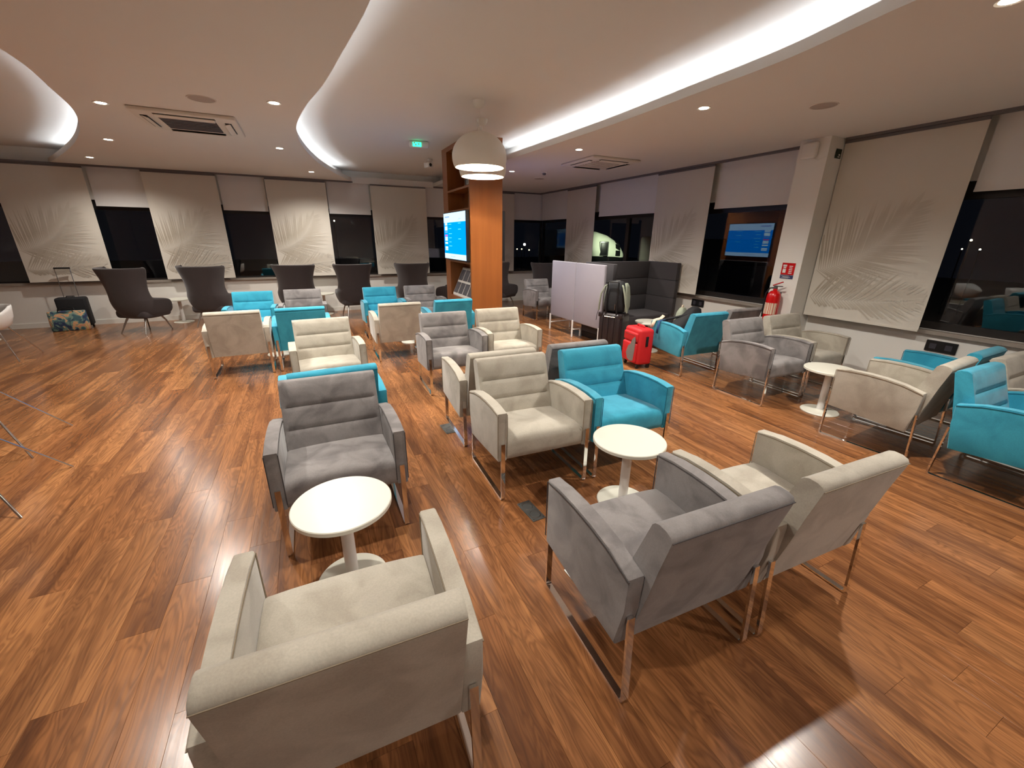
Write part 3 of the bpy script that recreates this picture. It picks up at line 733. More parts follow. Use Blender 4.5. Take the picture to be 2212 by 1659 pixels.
chair('grey', 4.71, 8.20, 1, 'grey armchair with a worn arm behind the fabric screen', GB)
chair('turq', 5.47, 8.22, 0, 'turquoise armchair mostly hidden by the fabric screen', GB)

# ================================================================== TABLES
def make_table():
    t = bpy.data.objects.new('side_table', None); t.empty_display_size = 0.1; link(t)
    lathe('base', [(0, 0.0), (0.172, 0.0), (0.173, 0.006), (0.168, 0.012), (0.045, 0.016), (0.034, 0.024), (0, 0.024)], M['white'], t, 48)
    lathe('pole', [(0.031, 0.02), (0.031, 0.453)], M['whitemetal'], t, 24)
    lathe('table_top', [(0, 0.449), (0.225, 0.449), (0.233, 0.453), (0.233, 0.471), (0.229, 0.475), (0, 0.475)], M['white'], t, 64, 30)
    return t
tb = None
for x, y, lab in ((-0.005, 1.89, 'round white side table nearest the camera between the taupe and grey chairs'), (1.742, 1.832, 'round white side table in front of the central turquoise armchair'), (4.72, 2.215, 'round white side table on the right between grey and taupe chairs'), (-0.02, 4.04, 'round white side table behind the turquoise chair back, mostly hidden'), (1.77, 3.98, 'round white side table top peeking over the central taupe chair'),
                  (-0.56, 7.00, 'round white side table between the far left turquoise chairs'), (1.45, 7.02, 'round white side table glimpsed beneath the taupe chair left of the column'), (4.83, 4.93, 'round white side table behind the red suitcase'), (-2.47, 10.55, 'round white side table by the wall between the two left wing chairs'), (0.23, 10.5, 'round white side table by the wall behind the middle wing chairs'), (-5.0, 9.77, 'round white side table at the left edge of the picture')):
    if tb is None: tb = make_table(); o = tb
    else: o = copy_tree(tb)
    o.location = (x, y, 0); tag(o, lab, 'side table', 'round white side tables')

# ================================================================== WING CHAIRS
def make_wing():
    t = bpy.data.objects.new('wing_chair', None); t.empty_display_size = 0.1; link(t)
    rows = [  # z, half width, back y, centre y, front end y
        (0.275, 0.200, 0.10, -0.05, -0.10), (0.285, 0.255, 0.17, -0.03, -0.22), (0.33, 0.300, 0.225, -0.02, -0.33), (0.40, 0.325, 0.255, 0.0, -0.36), (0.47, 0.345, 0.280, 0.02, -0.345), (0.53, 0.352, 0.297, 0.03, -0.335), (0.575, 0.352, 0.305, 0.035, -0.30), (0.592, 0.350, 0.309, 0.038, -0.18),
        (0.610, 0.345, 0.314, 0.04, 0.03), (0.66, 0.328, 0.322, 0.045, 0.055), (0.76, 0.312, 0.340, 0.05, 0.06), (0.86, 0.318, 0.358, 0.055, 0.055), (0.97, 0.340, 0.380, 0.06, 0.05), (1.07, 0.372, 0.405, 0.065, 0.045), (1.135, 0.396, 0.42, 0.07, 0.06), (1.155, 0.385, 0.425, 0.075, 0.12)]
    NJ = 12
    bm = bmesh.new(); prev = None
    for z, hw, yb, yc, ye in rows:
        half = []
        for j in range(NJ+1):
            s = j/NJ
            if s <= 0.6:
                a = s/0.6*PI/2; half.append((hw*math.sin(a)**0.85 if a > 0 else 0, yc+(yb-yc)*math.cos(a)**0.9 if j*1.0/NJ < 0.6 else yc))
            else:
                u = (s-0.6)/0.4; half.append((hw-0.02*u*u, yc+(ye-yc)*u))
        pts = [(-x, y) for x, y in half[::-1]]+half[1:]
        ring = [bm.verts.new((x, y, z)) for x, y in pts]
        if prev:
            for k in range(len(ring)-1): bm.faces.new((prev[k], prev[k+1], ring[k+1], ring[k]))
        prev = ring
    sh = mesh_obj('shell', bm, M['charcoal'], t, 180)
    md = sh.modifiers.new('thick', 'SOLIDIFY'); md.thickness = 0.045; md.offset = 0
    md = sh.modifiers.new('sub', 'SUBSURF'); md.levels = 1; md.render_levels = 2
    bm = bmesh.new(); b_box(bm, (0, -0.06, 0.345), (0.60, 0.56, 0.15), 0.06, 4); mesh_obj('seat_cushion', bm, M['charcoal'], t, 60)
    for sx in (-1, 1):
        for y0, y1 in ((-0.20, -0.30), (0.10, 0.24)):
            tube('leg', [(sx*0.17, y0, 0.29), (sx*0.205, (y0+y1)/2-0.01, 0.17), (sx*0.245, y1, 0.0)], 0.019, M['alu'], t, 10, 0.009)
    return t
wp = None
for x, y, deg, lab in ((-2.88, 9.72, 148, 'leftmost charcoal wing chair turned towards the window'), (-1.80, 9.95, 158, 'second charcoal wing chair from the left, back towards the room'), (-0.27, 10.0, 176, 'third charcoal wing chair, behind the far left turquoise chair'), (0.86, 9.95, 187, 'fourth charcoal wing chair with its legs showing'), (2.16, 9.95, 182, 'fifth charcoal wing chair, just left of the wooden column'), (3.18, 10.0, 235, 'charcoal wing chair partly hidden behind the wooden column'), (4.42, 9.95, 112, 'charcoal wing chair seen sideways right of the wooden column'), (5.42, 9.35, 165, 'charcoal wing chair behind the fabric screen in the far corner')):
    if wp is None: wp = make_wing(); o = wp
    else: o = copy_tree(wp)
    o.location = (x, y, 0); o.rotation_euler = (0, 0, R(deg)); tag(o, lab, 'wing chair', 'charcoal wing chairs along the window wall')

# ================================================================== FABRIC SCREEN AND BOOTH
t = thing('room_divider', 'pale lilac two panel fabric divider on white legs', 'divider', (4.255, 5.42, 0), 0)
for k in range(2):
    y0, y1 = 0.005+0.81*k, 0.805+0.81*k
    box('panel', (-0.028, y0, 0.285), (0.028, y1, 1.32), M['part'], t, 0.016, 3)
for k, y in enumerate((0.03, 0.81, 1.60)):
    box('post', (-0.045, y-0.012, 0.0), (-0.021, y+0.012, 0.31), M['whitemetal'], t, 0.003, 1)
    box('foot_bar', (-0.02, y-0.010, 0.13), ((0.45 if k == 2 else 0.155), y+0.010, 0.15), M['whitemetal'], t, 0.003, 1)
    box('post', ((0.43 if k == 2 else 0.135), y-0.012, 0.0), ((0.454 if k == 2 else 0.159), y+0.012, 0.15), M['whitemetal'], t, 0.003, 1)
t = thing('booth_sofa', 'charcoal high backed booth sofa behind the suitcases', 'sofa', (5.20, 5.85, 0))
def pads(name, lo, hi, n, axis):
    for k in range(n):
        z0 = 0.10+(1.33-0.10)/n*k; z1 = 0.10+(1.33-0.10)/n*(k+1)
        box(name, (lo[0], lo[1], z0+0.002), (hi[0], hi[1], z1-0.002), M['booth'], t, 0.012, 2)
pads('back_pad', (-0.66, 0.32, 0), (0.66, 0.43, 0), 4, 'x')
pads('wing_pad', (0.66, -0.36, 0), (0.745, 0.43, 0), 4, 'y')
pads('wing_pad', (-0.745, -0.36, 0), (-0.66, 0.43, 0), 4, 'y')
box('seat', (-0.655, -0.32, 0.24), (0.655, 0.32, 0.44), M['booth'], t, 0.03, 3)
box('plinth', (-0.75, -0.30, 0.0), (0.75, 0.40, 0.10), M['black'], t)

# ================================================================== LUGGAGE
# red trolley case
t = thing('red_suitcase', 'small red soft suitcase with a grey flap standing on wheels', 'suitcase', (4.065, 4.33, 0), R(-99))
box('body', (-0.19, -0.115, 0.055), (0.19, 0.125, 0.56), M['red'], t, 0.045, 4)
box('front_pocket', (-0.165, -0.150, 0.085), (0.165, -0.10, 0.36), M['red'], t, 0.024, 3)
box('upper_pocket', (-0.165, -0.138, 0.375), (0.165, -0.10, 0.50), M['red'], t, 0.018, 3)
bm = bmesh.new(); pr = [(0.0, 0.12), (0.07, 0.10), (0.135, 0.12), (0.150, 0.26), (0.158, 0.40), (0.140, 0.46), (0.08, 0.41), (0.045, 0.34), (-0.01, 0.30), (-0.045, 0.20)]
a = [bm.verts.new((x, -0.1525, z)) for x, z in pr]; b = [bm.verts.new((x, -0.148, z)) for x, z in pr]
bm.faces.new(a); bm.faces.new(b[::-1])
for i in range(len(pr)): bm.faces.new((a[i], a[(i+1) % len(pr)], b[(i+1) % len(pr)], b[i]))
mesh_obj('open_flap', bm, M['greylining'], t, 0)
box('side_grip', (0.188, -0.01, 0.32), (0.200, 0.03, 0.46), M['black'], t, 0.005, 2)
tube('top_handle', round_path([(-0.08, 0.02, 0.555), (-0.08, 0.02, 0.585), (0.08, 0.02, 0.585), (0.08, 0.02, 0.555)], 0.015, 3), 0.010, M['red'], t, 8)
bm = bmesh.new(); b_tube(bm, [(-0.12, -0.1395, 0.47), (0.12, -0.1395, 0.47)], 0.003, 5); mesh_obj('zip', bm, M['chrome'], t)
for sx in (-1, 1):
    for sy in (-0.08, 0.09):
        o = lathe('wheel', [(0, -0.014), (0.024, -0.014), (0.028, -0.008), (0.028, 0.008), (0.024, 0.014), (0, 0.014)], M['black'], t, 20, 40, (sx*0.15, sy, 0.028), (0, PI/2, 0))
        box('wheel_mount', (sx*0.15-0.022, sy-0.02, 0.04), (sx*0.15+0.022, sy+0.02, 0.07), M['black'], t, 0.004, 1)
# black hard case
t = thing('black_suitcase', 'dark ribbed hard suitcase carrying a backpack', 'suitcase', (4.27, 5.14, 0), R(-66))
box('body', (-0.20, -0.14, 0.06), (0.20, 0.14, 0.62), M['darkcase'], t, 0.04, 4)
for k in range(4):
    x = -0.145+0.097*k
    box('rib', (x-0.028, -0.152, 0.10), (x+0.028, -0.135, 0.58), M['darkcase'], t, 0.008, 2)
box('corner_guard', (-0.205, -0.156, 0.555), (-0.135, -0.08, 0.625), M['darkcase'], t, 0.012, 2); box('corner_guard', (0.135, -0.156, 0.555), (0.205, -0.08, 0.625), M['darkcase'], t, 0.012, 2)
bm = bmesh.new(); b_tube(bm, [(-0.09, -0.158, 0.57), (0.09, -0.158, 0.57)], 0.006, 6); mesh_obj('front_bar', bm, M['chrome'], t)
bm = bmesh.new(); b_tube(bm, round_path([(-0.09, -0.127, 0.60), (-0.09, -0.127, 1.10), (0.09, -0.127, 1.10), (0.09, -0.127, 0.60)], 0.02, 3), 0.011, 8); mesh_obj('telescopic_handle', bm, M['black'], t, 50)
for sx in (-1, 1):
    for sy in (-0.09, 0.10): lathe('wheel', [(0, -0.02), (0.026, -0.02), (0.03, -0.012), (0.03, 0.012), (0.026, 0.02), (0, 0.02)], M['black'], t, 20, 40, (sx*0.16, sy, 0.030), (0, PI/2, 0))
# backpack on the case
t = thing('backpack', 'black and sage green backpack sitting on the dark suitcase', 'backpack', (4.27, 5.14, 0.628), R(-66))
def blob(name, secs, m, parent, n=24, exp=3.0):
    """secs: (z, cx, cy, hx, hy) superellipse sections"""
    bm = bmesh.new(); prev = None
    for z, cx, cy, hx, hy in secs:
        ring = []
        for k in range(n):
            a = 2*PI*k/n; c, s = math.cos(a), math.sin(a)
            ring.append(bm.verts.new((cx+hx*math.copysign(abs(c)**(2/exp), c), cy+hy*math.copysign(abs(s)**(2/exp), s), z)))
        if prev:
            for k in range(n): bm.faces.new((prev[k], prev[(k+1) % n], ring[(k+1) % n], ring[k]))
        else: bm.faces.new(ring[::-1])
        prev = ring
    bm.faces.new(prev); return mesh_obj(name, bm, m, parent, 60)
blob('body', [(0.002, 0, 0, .13, .07), (0.03, 0, 0, .17, .10), (0.12, 0, 0, .18, .115), (0.28, 0, 0.0, .165, .11), (0.40, 0, 0.005, .15, .095), (0.46, 0, 0.01, .12, .07), (0.48, 0, 0.015, .07, .03)], M['blackfab'], t)
blob('front_pocket', [(0.03, 0, -0.085, .06, .02), (0.05, 0, -0.085, .07, .028), (0.14, 0, -0.085, .07, .028), (0.19, 0, -0.085, .06, .02)], M['blackfab'], t)
for s in (-1, 1):
    blob('side_panel', [(0.02, s*.165, .04, .02, .05), (0.10, s*.175, .04, .028, .07), (0.25, s*.17, .04, .028, .07), (0.40, s*.15, .04, .025, .06), (0.45, s*.125, .04, .02, .04)], M['sage'], t)
for s in (-1, 1):
    bm = bmesh.new(); b_tube(bm, [(s*.09, -0.02, .43), (s*.15, -0.09, .40), (s*.20, -0.12, .28), (s*.225, -0.10, .12), (s*.24, -0.08, .02)], 0.014, 8); mesh_obj('shoulder_strap', bm, M['sage'], t)
bm = bmesh.new(); b_tube(bm, [(-.05, 0.02, .44), (-.03, 0.02, .475), (.03, 0.02, .475), (.05, 0.02, .44)], 0.008, 6); mesh_obj('carry_loop', bm, M['whiteplate'], t)
bm = bmesh.new(); b_tube(bm, [(-.24, -0.08, .02), (-.26, -0.09, -.06), (-.27, -0.085, -.15)], 0.004, 5); mesh_obj('strap_end', bm, M['blackfab'], t)
bm = bmesh.new(); b_tube(bm, [(.05, -0.114, .14), (.05, -0.114, .05)], 0.0035, 5); mesh_obj('zip_pull', bm, M['chrome'], t)
# bags on the turquoise chair (chair at 4.59, 3.98 facing +y)
t = thing('shoulder_bag', 'black shoulder bag slumped on the turquoise armchair', 'bag', (4.60, 4.03, 0.470), R(0))
blob('body', [(0.0, -.02, .03, .19, .13), (0.04, -.02, .03, .22, .16), (0.12, 0, .02, .215, .145), (0.20, .03, .0, .18, .11), (0.28, .08, -.02, .13, .085), (0.35, .10, -.03, .09, .06), (0.38, .10, -.03, .04, .03)], M['blackfab'], t)
bm = bmesh.new(); b_tube(bm, [(.0, -.08, .30), (-.14, .10, .22), (-.215, .20, .185)], 0.016, 8); mesh_obj('strap', bm, M['blackfab'], t)
bm = bmesh.new(); b_box(bm, (.015, -.092, .235), (.05, .006, .07), 0.002, 1, Matrix.Rotation(R(20), 4, 'X')); mesh_obj('leather_tag', bm, M['tan'], t, 0)
t = thing('small_backpack', 'small khaki backpack leaning behind the black bag', 'backpack', (4.72, 4.225, 0.475), R(20))
blob('body', [(0.0, 0, 0, .09, .05), (0.03, 0, 0, .115, .07), (0.14, 0, 0, .12, .075), (0.26, 0, 0.0, .10, .06), (0.33, 0, 0, .05, .03)], M['sage'], t)
blob('front_pocket', [(0.03, -.02, -.075, .06, .012), (0.06, -.02, -.08, .075, .02), (0.14, -.02, -.08, .07, .02), (0.18, -.02, -.075, .05, .01)], M['tan'], t)
bm = bmesh.new(); b_tube(bm, [(-.03, 0, .325), (-.02, 0, .36), (.02, 0, .36), (.03, 0, .325)], 0.008, 6); mesh_obj('carry_loop', bm, M['beige'], t)
t = thing('scarf', 'pale and navy scarf hanging over the turquoise chair arm', 'scarf', (4.265, 4.20, 0.66), 0)
def sheet(name, P, wv, m, parent, th=0.004):
    bm = bmesh.new(); prev = None; wv = Vector(wv)
    for p in P:
        p = Vector(p); r = [bm.verts.new(p-wv), bm.verts.new(p+wv)]
        if prev: bm.faces.new((prev[0], prev[1], r[1], r[0]))
        prev = r
    o = mesh_obj(name, bm, m, parent, 60); md = o.modifiers.new('thick', 'SOLIDIFY'); md.thickness = th; md.offset = 1; return o
sheet('pale_end', [(0.09, 0.0, 0.06), (0.05, 0.01, 0.02), (0.0, 0.02, 0.012), (-0.036, 0.03, 0.002), (-0.042, 0.05, -0.06), (-0.044, 0.07, -0.11)], (0.0, 0.025, 0.006), M['beige'], t)
sheet('navy_end', [(0.06, -0.06, 0.012), (0.0, -0.06, 0.012), (-0.036, -0.055, 0.0), (-0.043, -0.05, -0.09), (-0.045, -0.045, -0.17)], (0.0, 0.02, 0.0), M['navy'], t)
# dark case and floral bag at the left wall
t = thing('cabin_case', 'dark cabin case with raised handle by the left wall', 'suitcase', (-4.08, 10.55, 0), R(8))
box('body', (-0.21, -0.11, 0.05), (0.21, 0.12, 0.58), M['blackfab'], t, 0.035, 3)
bm = bmesh.new(); b_tube(bm, round_path([(-0.10, 0.06, 0.57), (-0.10, 0.06, 1.10), (0.10, 0.06, 1.10), (0.10, 0.06, 0.57)], 0.02, 3), 0.006, 6); mesh_obj('handle_tubes', bm, M['alu'], t, 50)
box('handle_grip', (-0.11, 0.045, 1.085), (0.11, 0.075, 1.115), M['black'], t, 0.008, 2)
bm = bmesh.new(); b_tube(bm, [(-.06, 0, .58), (-.05, 0, .60), (.05, 0, .60), (.06, 0, .58)], 0.009, 6); mesh_obj('top_handle', bm, M['black'], t)
for s in (-1, 1): lathe('wheel', [(0, -0.012), (0.03, -0.012), (0.03, 0.012), (0, 0.012)], M['black'], t, 16, 40, (s*0.17, 0.09, 0.03), (0, PI/2, 0))
def floral():
    m, nt, p = nodes_of('floral_canvas'); tc = N(nt, 'ShaderNodeTexCoord')
    n = N(nt, 'ShaderNodeTexNoise'); n.inputs['Scale'].default_value = 7; n.inputs['Detail'].default_value = 2; n.inputs['Distortion'].default_value = 1.4; nt.links.new(tc.outputs['Object'], n.inputs['Vector'])
    c = ramp(nt, n.outputs[0], [(0.30, srgb(40, 54, 92)), (0.40, srgb(70, 104, 112)), (0.47, srgb(120, 150, 138)), (0.53, srgb(214, 170, 128)), (0.60, srgb(206, 150, 120)), (0.68, srgb(206, 200, 120))], 'CONSTANT')
    nt.links.new(c, p.inputs['Base Color']); p.inputs['Roughness'].default_value = 0.7; return m
M['floral'] = floral()
t = thing('tote_bag', 'floral patterned tote bag standing before the dark case', 'bag', (-4.12, 10.33, 0), R(5))
blob('body', [(0.0, 0, 0, .25, .05), (0.02, 0, 0, .262, .062), (0.18, 0, 0, .262, .066), (0.34, 0, 0.01, .255, .06), (0.36, 0, 0.01, .25, .05)], M['floral'], t, 28, 5)
for s in (-1, 1):
    bm = bmesh.new(); b_tube(bm, [(-.10, s*.045, .35), (-.09, s*.06, .40), (.0, s*.075, .42), (.09, s*.06, .40), (.10, s*.045, .35)], 0.007, 6); mesh_obj('handle', bm, M['black'], t)

# ================================================================== SHELL CHAIRS at the left edge (only their rims and legs enter the picture)
def make_shell(rs=1.0, fx=.29, fy_=.27):
    t = bpy.data.objects.new('shell_chair', None); t.empty_display_size = 0.1; link(t)
    bm = bmesh.new(); prev = None
    for z, r, fy in ((0.40, 0.10, 0), (0.42, 0.20, 0), (0.48, 0.27, 0), (0.58, 0.305, .3), (0.68, 0.32, .8), (0.74, 0.325, 1.0)):
        ring = []
        for k in range(32):
            a = 2*PI*k/32; zz = z-(0.16*max(0, -math.sin(a))*fy)
            ring.append(bm.verts.new((rs*r*math.cos(a), rs*r*0.95*math.sin(a), zz)))
        if prev:
            for k in range(32): bm.faces.new((prev[k], prev[(k+1) % 32], ring[(k+1) % 32], ring[k]))
        else: bm.faces.new(ring[::-1])
        prev = ring
    s = mesh_obj('shell', bm, M['whitemetal'], t, 60); md = s.modifiers.new('thick', 'SOLIDIFY'); md.thickness = 0.014; md.offset = -1
    lathe('seat_pad', [(0, 0.46), (0.2*rs, 0.46), (0.25*rs, 0.49), (0.27*rs, 0.56), (0.22*rs, 0.57), (0, 0.555)], M['blackfab'], t, 32)
    for sx in (-1, 1):
        for sy in (-1, 1): tube('leg', [(sx*fx*.48, sy*fy_*.35, .45), (sx*fx, sy*fy_, 0.0)], 0.008, M['chrome'], t, 8)
    return t
for x, y, a, lab in ((-4.17, 8.22, (1.0, .36, .30), 'white shell chair with black pad at the left edge of the picture'), (-2.70, 4.60, (.8, .50, .33), 'white shell chair just outside the left edge, its two feet showing'), (-2.36, 3.62, (.8, .51, .34), 'white shell chair nearest the camera at the left, one foot showing')):
    o = make_shell(*a); o.location = (x, y, 0); tag(o, lab, 'chair', 'white shell chairs at the left edge')

# ================================================================== WALL AND FLOOR FITTINGS
def floor_box(lab, x, y, rz, m):
    t = thing('floor_socket', lab, 'socket', (x, y, 0), rz)
    box('plate', (-0.048, -0.105, 0.0002), (0.048, 0.105, 0.005), m, t, 0.001, 1)
    for s in (-1, 1):
        lathe('lid', [(0, 0.007), (0.031, 0.007), (0.033, 0.005)], M['steel'] if m is not M['whiteplate'] else m, t, 28, 40, (0, s*0.048, 0))
        lathe('lid_ring', [(0.0335, 0.005), (0.0345, 0.0075), (0.0365, 0.0075), (0.0375, 0.005)], M['black'] if m is M['whiteplate'] else M['alu'], t, 28, 40, (0, s*0.048, 0))
    for sx, sy in ((-1, -1), (1, -1), (-1, 1), (1, 1)): lathe('screw', [(0, 0.0058), (0.004, 0.0055)], M['black'], t, 8, 40, (sx*0.036, sy*0.092, 0))
floor_box('dark steel floor socket with two round lids by the central taupe chair', 1.115, 1.995, R(4), M['steel'])
floor_box('white floor socket plate under the near grey armchair', 1.085, 1.36, R(2), M['whiteplate'])
floor_box('grey floor socket near the leg of the hidden taupe chair', 0.985, 3.42, R(2), M['steel'])
def wall_socket(lab, y, z, w_=0.26):
    t = thing('wall_socket', lab, 'socket', (XR, y, z), -PI/2)
    box('plate', (-w_/2, -0.016, -0.06), (w_/2, 0.0, 0.06), M['black'], t, 0.004, 1)
    for k in range(2): box('outlet', (-w_/4-0.03+k*w_/2, -0.018, -0.03), (-w_/4+0.03+k*w_/2, -0.0155, 0.03), M['grille'], t, 0.003, 1)
wall_socket('black double wall socket above the shaded turquoise chair', 1.90, 0.635)
wall_socket('black double wall socket behind the bag chair', 5.16, 0.665)
# fire extinguisher on the pillar
t = thing('fire_extinguisher', 'red fire extinguisher hanging on the white pillar', 'fire extinguisher', (5.60, 3.52, 0.62))
lathe('cylinder', [(0, 0), (0.07, 0.0), (0.082, 0.015), (0.085, 0.05), (0.085, 0.38), (0.078, 0.42), (0.05, 0.455), (0.026, 0.465), (0.026, 0.49), (0, 0.49)], M['redpaint'], t, 32)
lathe('valve', [(0, 0.485), (0.022, 0.485), (0.024, 0.52), (0.014, 0.53), (0, 0.53)], M['steel'], t, 16)
bm = bmesh.new(); b_box(bm, (-0.0, -0.02, 0.555), (0.02, 0.14, 0.014), 0.004, 1, Matrix.Rotation(R(-24), 4, 'X')); mesh_obj('upper_lever', bm, M['redpaint'], t)
bm = bmesh.new(); b_box(bm, (-0.0, -0.03, 0.522), (0.02, 0.12, 0.012), 0.004, 1, Matrix.Rotation(R(-4), 4, 'X')); mesh_obj('lower_lever', bm, M['steel'], t)
bm = bmesh.new(); b_tube(bm, [(0, .02, .50), (-.01, .07, .49), (-.02, .105, .42), (-.02, .105, .2), (-.015, .10, .1)], 0.010, 8); mesh_obj('hose', bm, M['black'], t)
bm = bmesh.new(); bmesh.ops.create_cone(bm, cap_ends=False, segments=20, radius1=0.0857, radius2=0.0857, depth=0.15, matrix=Matrix.Translation((0, 0, 0.23)))
bmesh.ops.delete(bm, geom=[v for v in bm.verts if v.co.x > -0.02], context='VERTS'); mesh_obj('label_sticker', bm, M['beige'], t)
box('wall_bracket', (0.08, -0.03, 0.36), (0.10, 0.03, 0.44), M['steel'], t)
# sign plates on the pillar
t = thing('extinguisher_sign', 'red fire point sign with a blue strip on the white pillar', 'sign', (5.698, 3.475, 1.24), -PI/2)
box('red_plate', (-0.085, -0.003, 0.05), (0.085, 0.0, 0.20), M['redpaint'], t); box('blue_plate', (-0.085, -0.003, 0.0), (0.085, 0.0, 0.046), M['blueplate'], t)
bm = bmesh.new()
for x, z, a, b in ((-0.045, 0.165, .05, .022), (-0.045, 0.140, .036, .016), (-0.045, 0.098, .040, .05)): b_box(bm, (x, -0.0035, z), (a, 0.001, b))
mesh_obj('pictogram', bm, M['whiteplate'], t, 0)
bm = bmesh.new()
for k in range(5): b_box(bm, (0.035, -0.0035, 0.16-0.022*k), (0.045-0.006*(k % 2), 0.001, 0.010))
for k in range(3): b_box(bm, (-0.02+0.02*(k % 2), -0.0035, 0.034-0.012*k), (0.10, 0.001, 0.004))
mesh_obj('lettering', bm, M['whiteplate'], t, 0)
t = thing('junction_box', 'white box high on the white pillar', 'box', (5.70, 3.52, 2.66), -PI/2)
box('cover', (-0.09, -0.06, 0.0), (0.09, 0.0, 0.17), M['wall'], t, 0.02, 3)
bm = bmesh.new(); b_tube(bm, [(0.05, -.01, 0.0), (0.10, -.012, -.03), (0.15, -.008, -.015), (0.195, -.004, .0)], 0.004, 6); mesh_obj('cable', bm, M['skirt'], t)
t = thing('exit_plate', 'small dark green exit plate on the shaded side of the pillar', 'sign', (5.90, 3.318, 2.70), 0)
box('plate', (-0.055, -0.004, -0.05), (0.055, 0.0, 0.05), M['greenplate'], t)
bm = bmesh.new(); b_box(bm, (0.02, -0.0045, -0.012), (0.03, 0.001, 0.016)); b_box(bm, (0.012, -0.0045, -0.034), (0.04, 0.001, 0.010)); mesh_obj('symbol', bm, M['whiteplate'], t, 0)

# ================================================================== OUTSIDE AT NIGHT
ground = box('ground', (-90, -60, -5.1), (120, 150, -5.0), M['asphalt']); tag(ground, 'dark airport apron outside the windows', None, None, 'structure')
# airliner nose parked beyond the right windows
t = thing('aircraft', 'white airliner nose with dark cockpit windows lit outside the window', 'aircraft', (29.0, 34.4, -5.6), R(64.5))
def fus(z): return z
bm = bmesh.new(); prev = None
for y, r, zc in ((0.0, 0.05, 5.7), (0.15, 0.42, 5.75), (0.5, 0.85, 5.85), (1.1, 1.25, 6.0), (1.9, 1.6, 6.12), (3.0, 1.85, 6.2), (5.0, 1.95, 6.25), (8.5, 1.95, 6.25)):
    ring = [bm.verts.new((r*math.cos(2*PI*k/28), y, zc+r*math.sin(2*PI*k/28))) for k in range(28)]
    if prev:
        for k in range(28): bm.faces.new((prev[k], prev[(k+1) % 28], ring[(k+1) % 28], ring[k]))
    else: bm.faces.new(ring[::-1])
    prev = ring
bm.faces.new(prev)
for f in bm.faces:
    c = f.calc_center_median()
    if c.z < 5.72: f.material_index = 1
mesh_obj('fuselage', bm, [M['planewhite'], M['planedark']], t, 60)
for ph in (-84, -52, -18, 18, 52, 84):
    bm = bmesh.new(); b_box(bm, (0, 0, 0), (0.50, 0.62, 0.12), 0.03, 2, Matrix.Rotation(R(34), 4, 'X'))
    o = mesh_obj('cockpit_window', bm, M['planedark'], t, 0); r = 1.10; o.location = (r*math.sin(R(ph)), 0.86, 5.94+r*math.cos(R(ph))); o.rotation_euler = (0, R(ph), 0)
box('door_frame', (-1.78, 1.95, 5.80), (-1.40, 2.85, 7.15), M['steel'], t, 0.06, 2)
box('door', (-1.82, 2.05, 5.88), (-1.45, 2.75, 7.05), M['planedark'], t, 0.06, 2)
for y in (0.3, 5.0): tube('nose_leg', [(0, y+1.6, 0.6), (0, y+1.6, 4.6)], 0.12, M['steel'], t, 10)
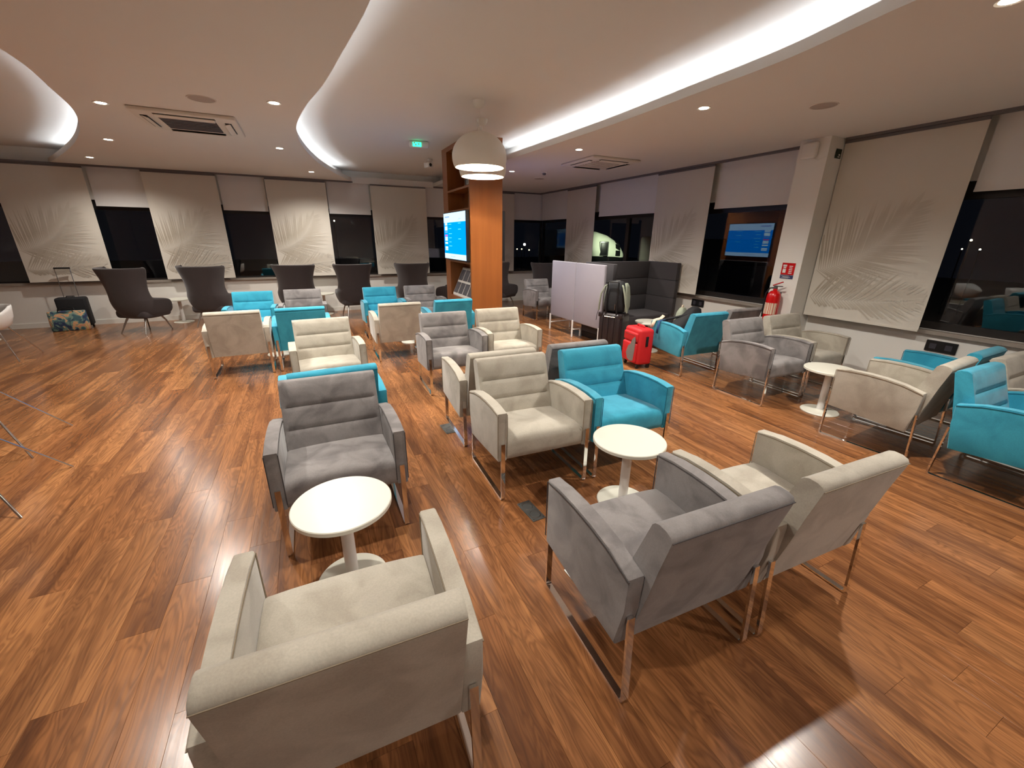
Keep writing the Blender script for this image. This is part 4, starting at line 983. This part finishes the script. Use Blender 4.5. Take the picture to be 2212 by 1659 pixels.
# boarding bridge, service truck, lamp masts
t = thing('boarding_bridge', 'dark boarding bridge beside the aircraft nose', 'bridge', (37.0, 33.0, -5), R(35))
box('tunnel', (-1.2, -7, 4.4), (1.2, 3.0, 6.9), M['grille'], t, 0.1, 2); box('cab', (-1.5, 3.0, 4.3), (1.5, 5.2, 7.1), M['greylining'], t, 0.3, 3)
tube('support', [(0, 0, 0), (0, 0, 4.5)], 0.4, M['steel'], t, 12)
for k, (x, y, rz, lab) in enumerate(((22.5, 56.0, 0.9, 'white service truck parked outside the corner window'), (-4.6, 25.0, -0.3, 'white service truck parked outside the left windows'))):
    t = thing('service_truck', lab, 'truck', (x, y, -5.0), rz)
    box('cargo_box', (-1.2, -2.4, 0.9), (1.2, 1.2, 3.3), M['planewhite'], t, 0.05, 2); box('cab', (-1.1, 1.25, 0.7), (1.1, 2.8, 2.5), M['greylining'], t, 0.15, 3)
    box('windscreen', (-0.95, 2.78, 1.5), (0.95, 2.83, 2.3), M['planedark'], t, 0.02, 1)
    for sx in (-1, 1):
        for yy in (-1.5, 1.9): lathe('wheel', [(0, -0.15), (0.42, -0.15), (0.45, -0.1), (0.45, 0.1), (0.42, 0.15), (0, 0.15)], M['black'], t, 20, 40, (sx*1.0, yy, 0.45), (0, PI/2, 0))
def mast(x, y, z, s, lab):
    t = thing('light_mast', lab, 'lamp', (x, y, -5.0), 0, 'distant apron lamps at night')
    tube('pole', [(0, 0, 0), (0, 0, z+4.95)], 0.07, M['black'], t, 8, 0.05)
    lathe('lamp_head', [(0, z+5.0-s), (s*0.7, z+5.0-s*0.7), (s, z+5.0), (s*0.7, z+5.0+s*0.7), (0, z+5.0+s)], M['farlamp'], t, 12)
for (px, py, dd, s, lab) in ((1133, 528, 75, .20, 'brightest distant apron lamp outside the corner window'), (1117, 538, 80, .085, 'left small distant lamp below the bright one'), (1127, 538, 80, .085, 'middle small distant lamp below the bright one'), (1143, 540, 80, .085, 'right small distant lamp below the bright one'), (2098, 519, 60, .09, 'distant lamp high in the rightmost window'), (2078, 538, 60, .06, 'left small distant lamp in the rightmost window'), (2117, 539, 60, .075, 'right small distant lamp in the rightmost window'), (722, 477, 60, .09, 'distant lamp in the window above the fourth wing chair'), (1535, 535, 60, .06, 'tiny distant lamp left of the reflected screen')):
    d = fwd+cr_*((px-1106)/F_PX)-cu_*((py-829.5)/F_PX); P = Vector((0, 0, CAM_H))+d.normalized()*dd
    mast(P.x, P.y, P.z, s, lab)
def fill_spot(loc, target, e):  # added spot without a fitting, aimed to brighten the aircraft nose and trucks
    d = bpy.data.lights.new('outdoor_fill_spot', 'SPOT'); d.energy = e; d.color = (0.9, 1.0, 0.72); d.spot_size = R(26); d.spot_blend = 0.6; d.shadow_soft_size = 0.3
    o = bpy.data.objects.new('outdoor_fill_spot', d); link(o); o.location = loc
    o.rotation_euler = (Vector(target)-Vector(loc)).to_track_quat('-Z', 'Y').to_euler()
fill_spot((21, 22, 6), (28.2, 34.4, 0.9), 6500)
fill_spot((16, 44, 5), (22.5, 56, -3), 1800)
fill_spot((-12, 14, 7), (-4.6, 25, -3), 1200)
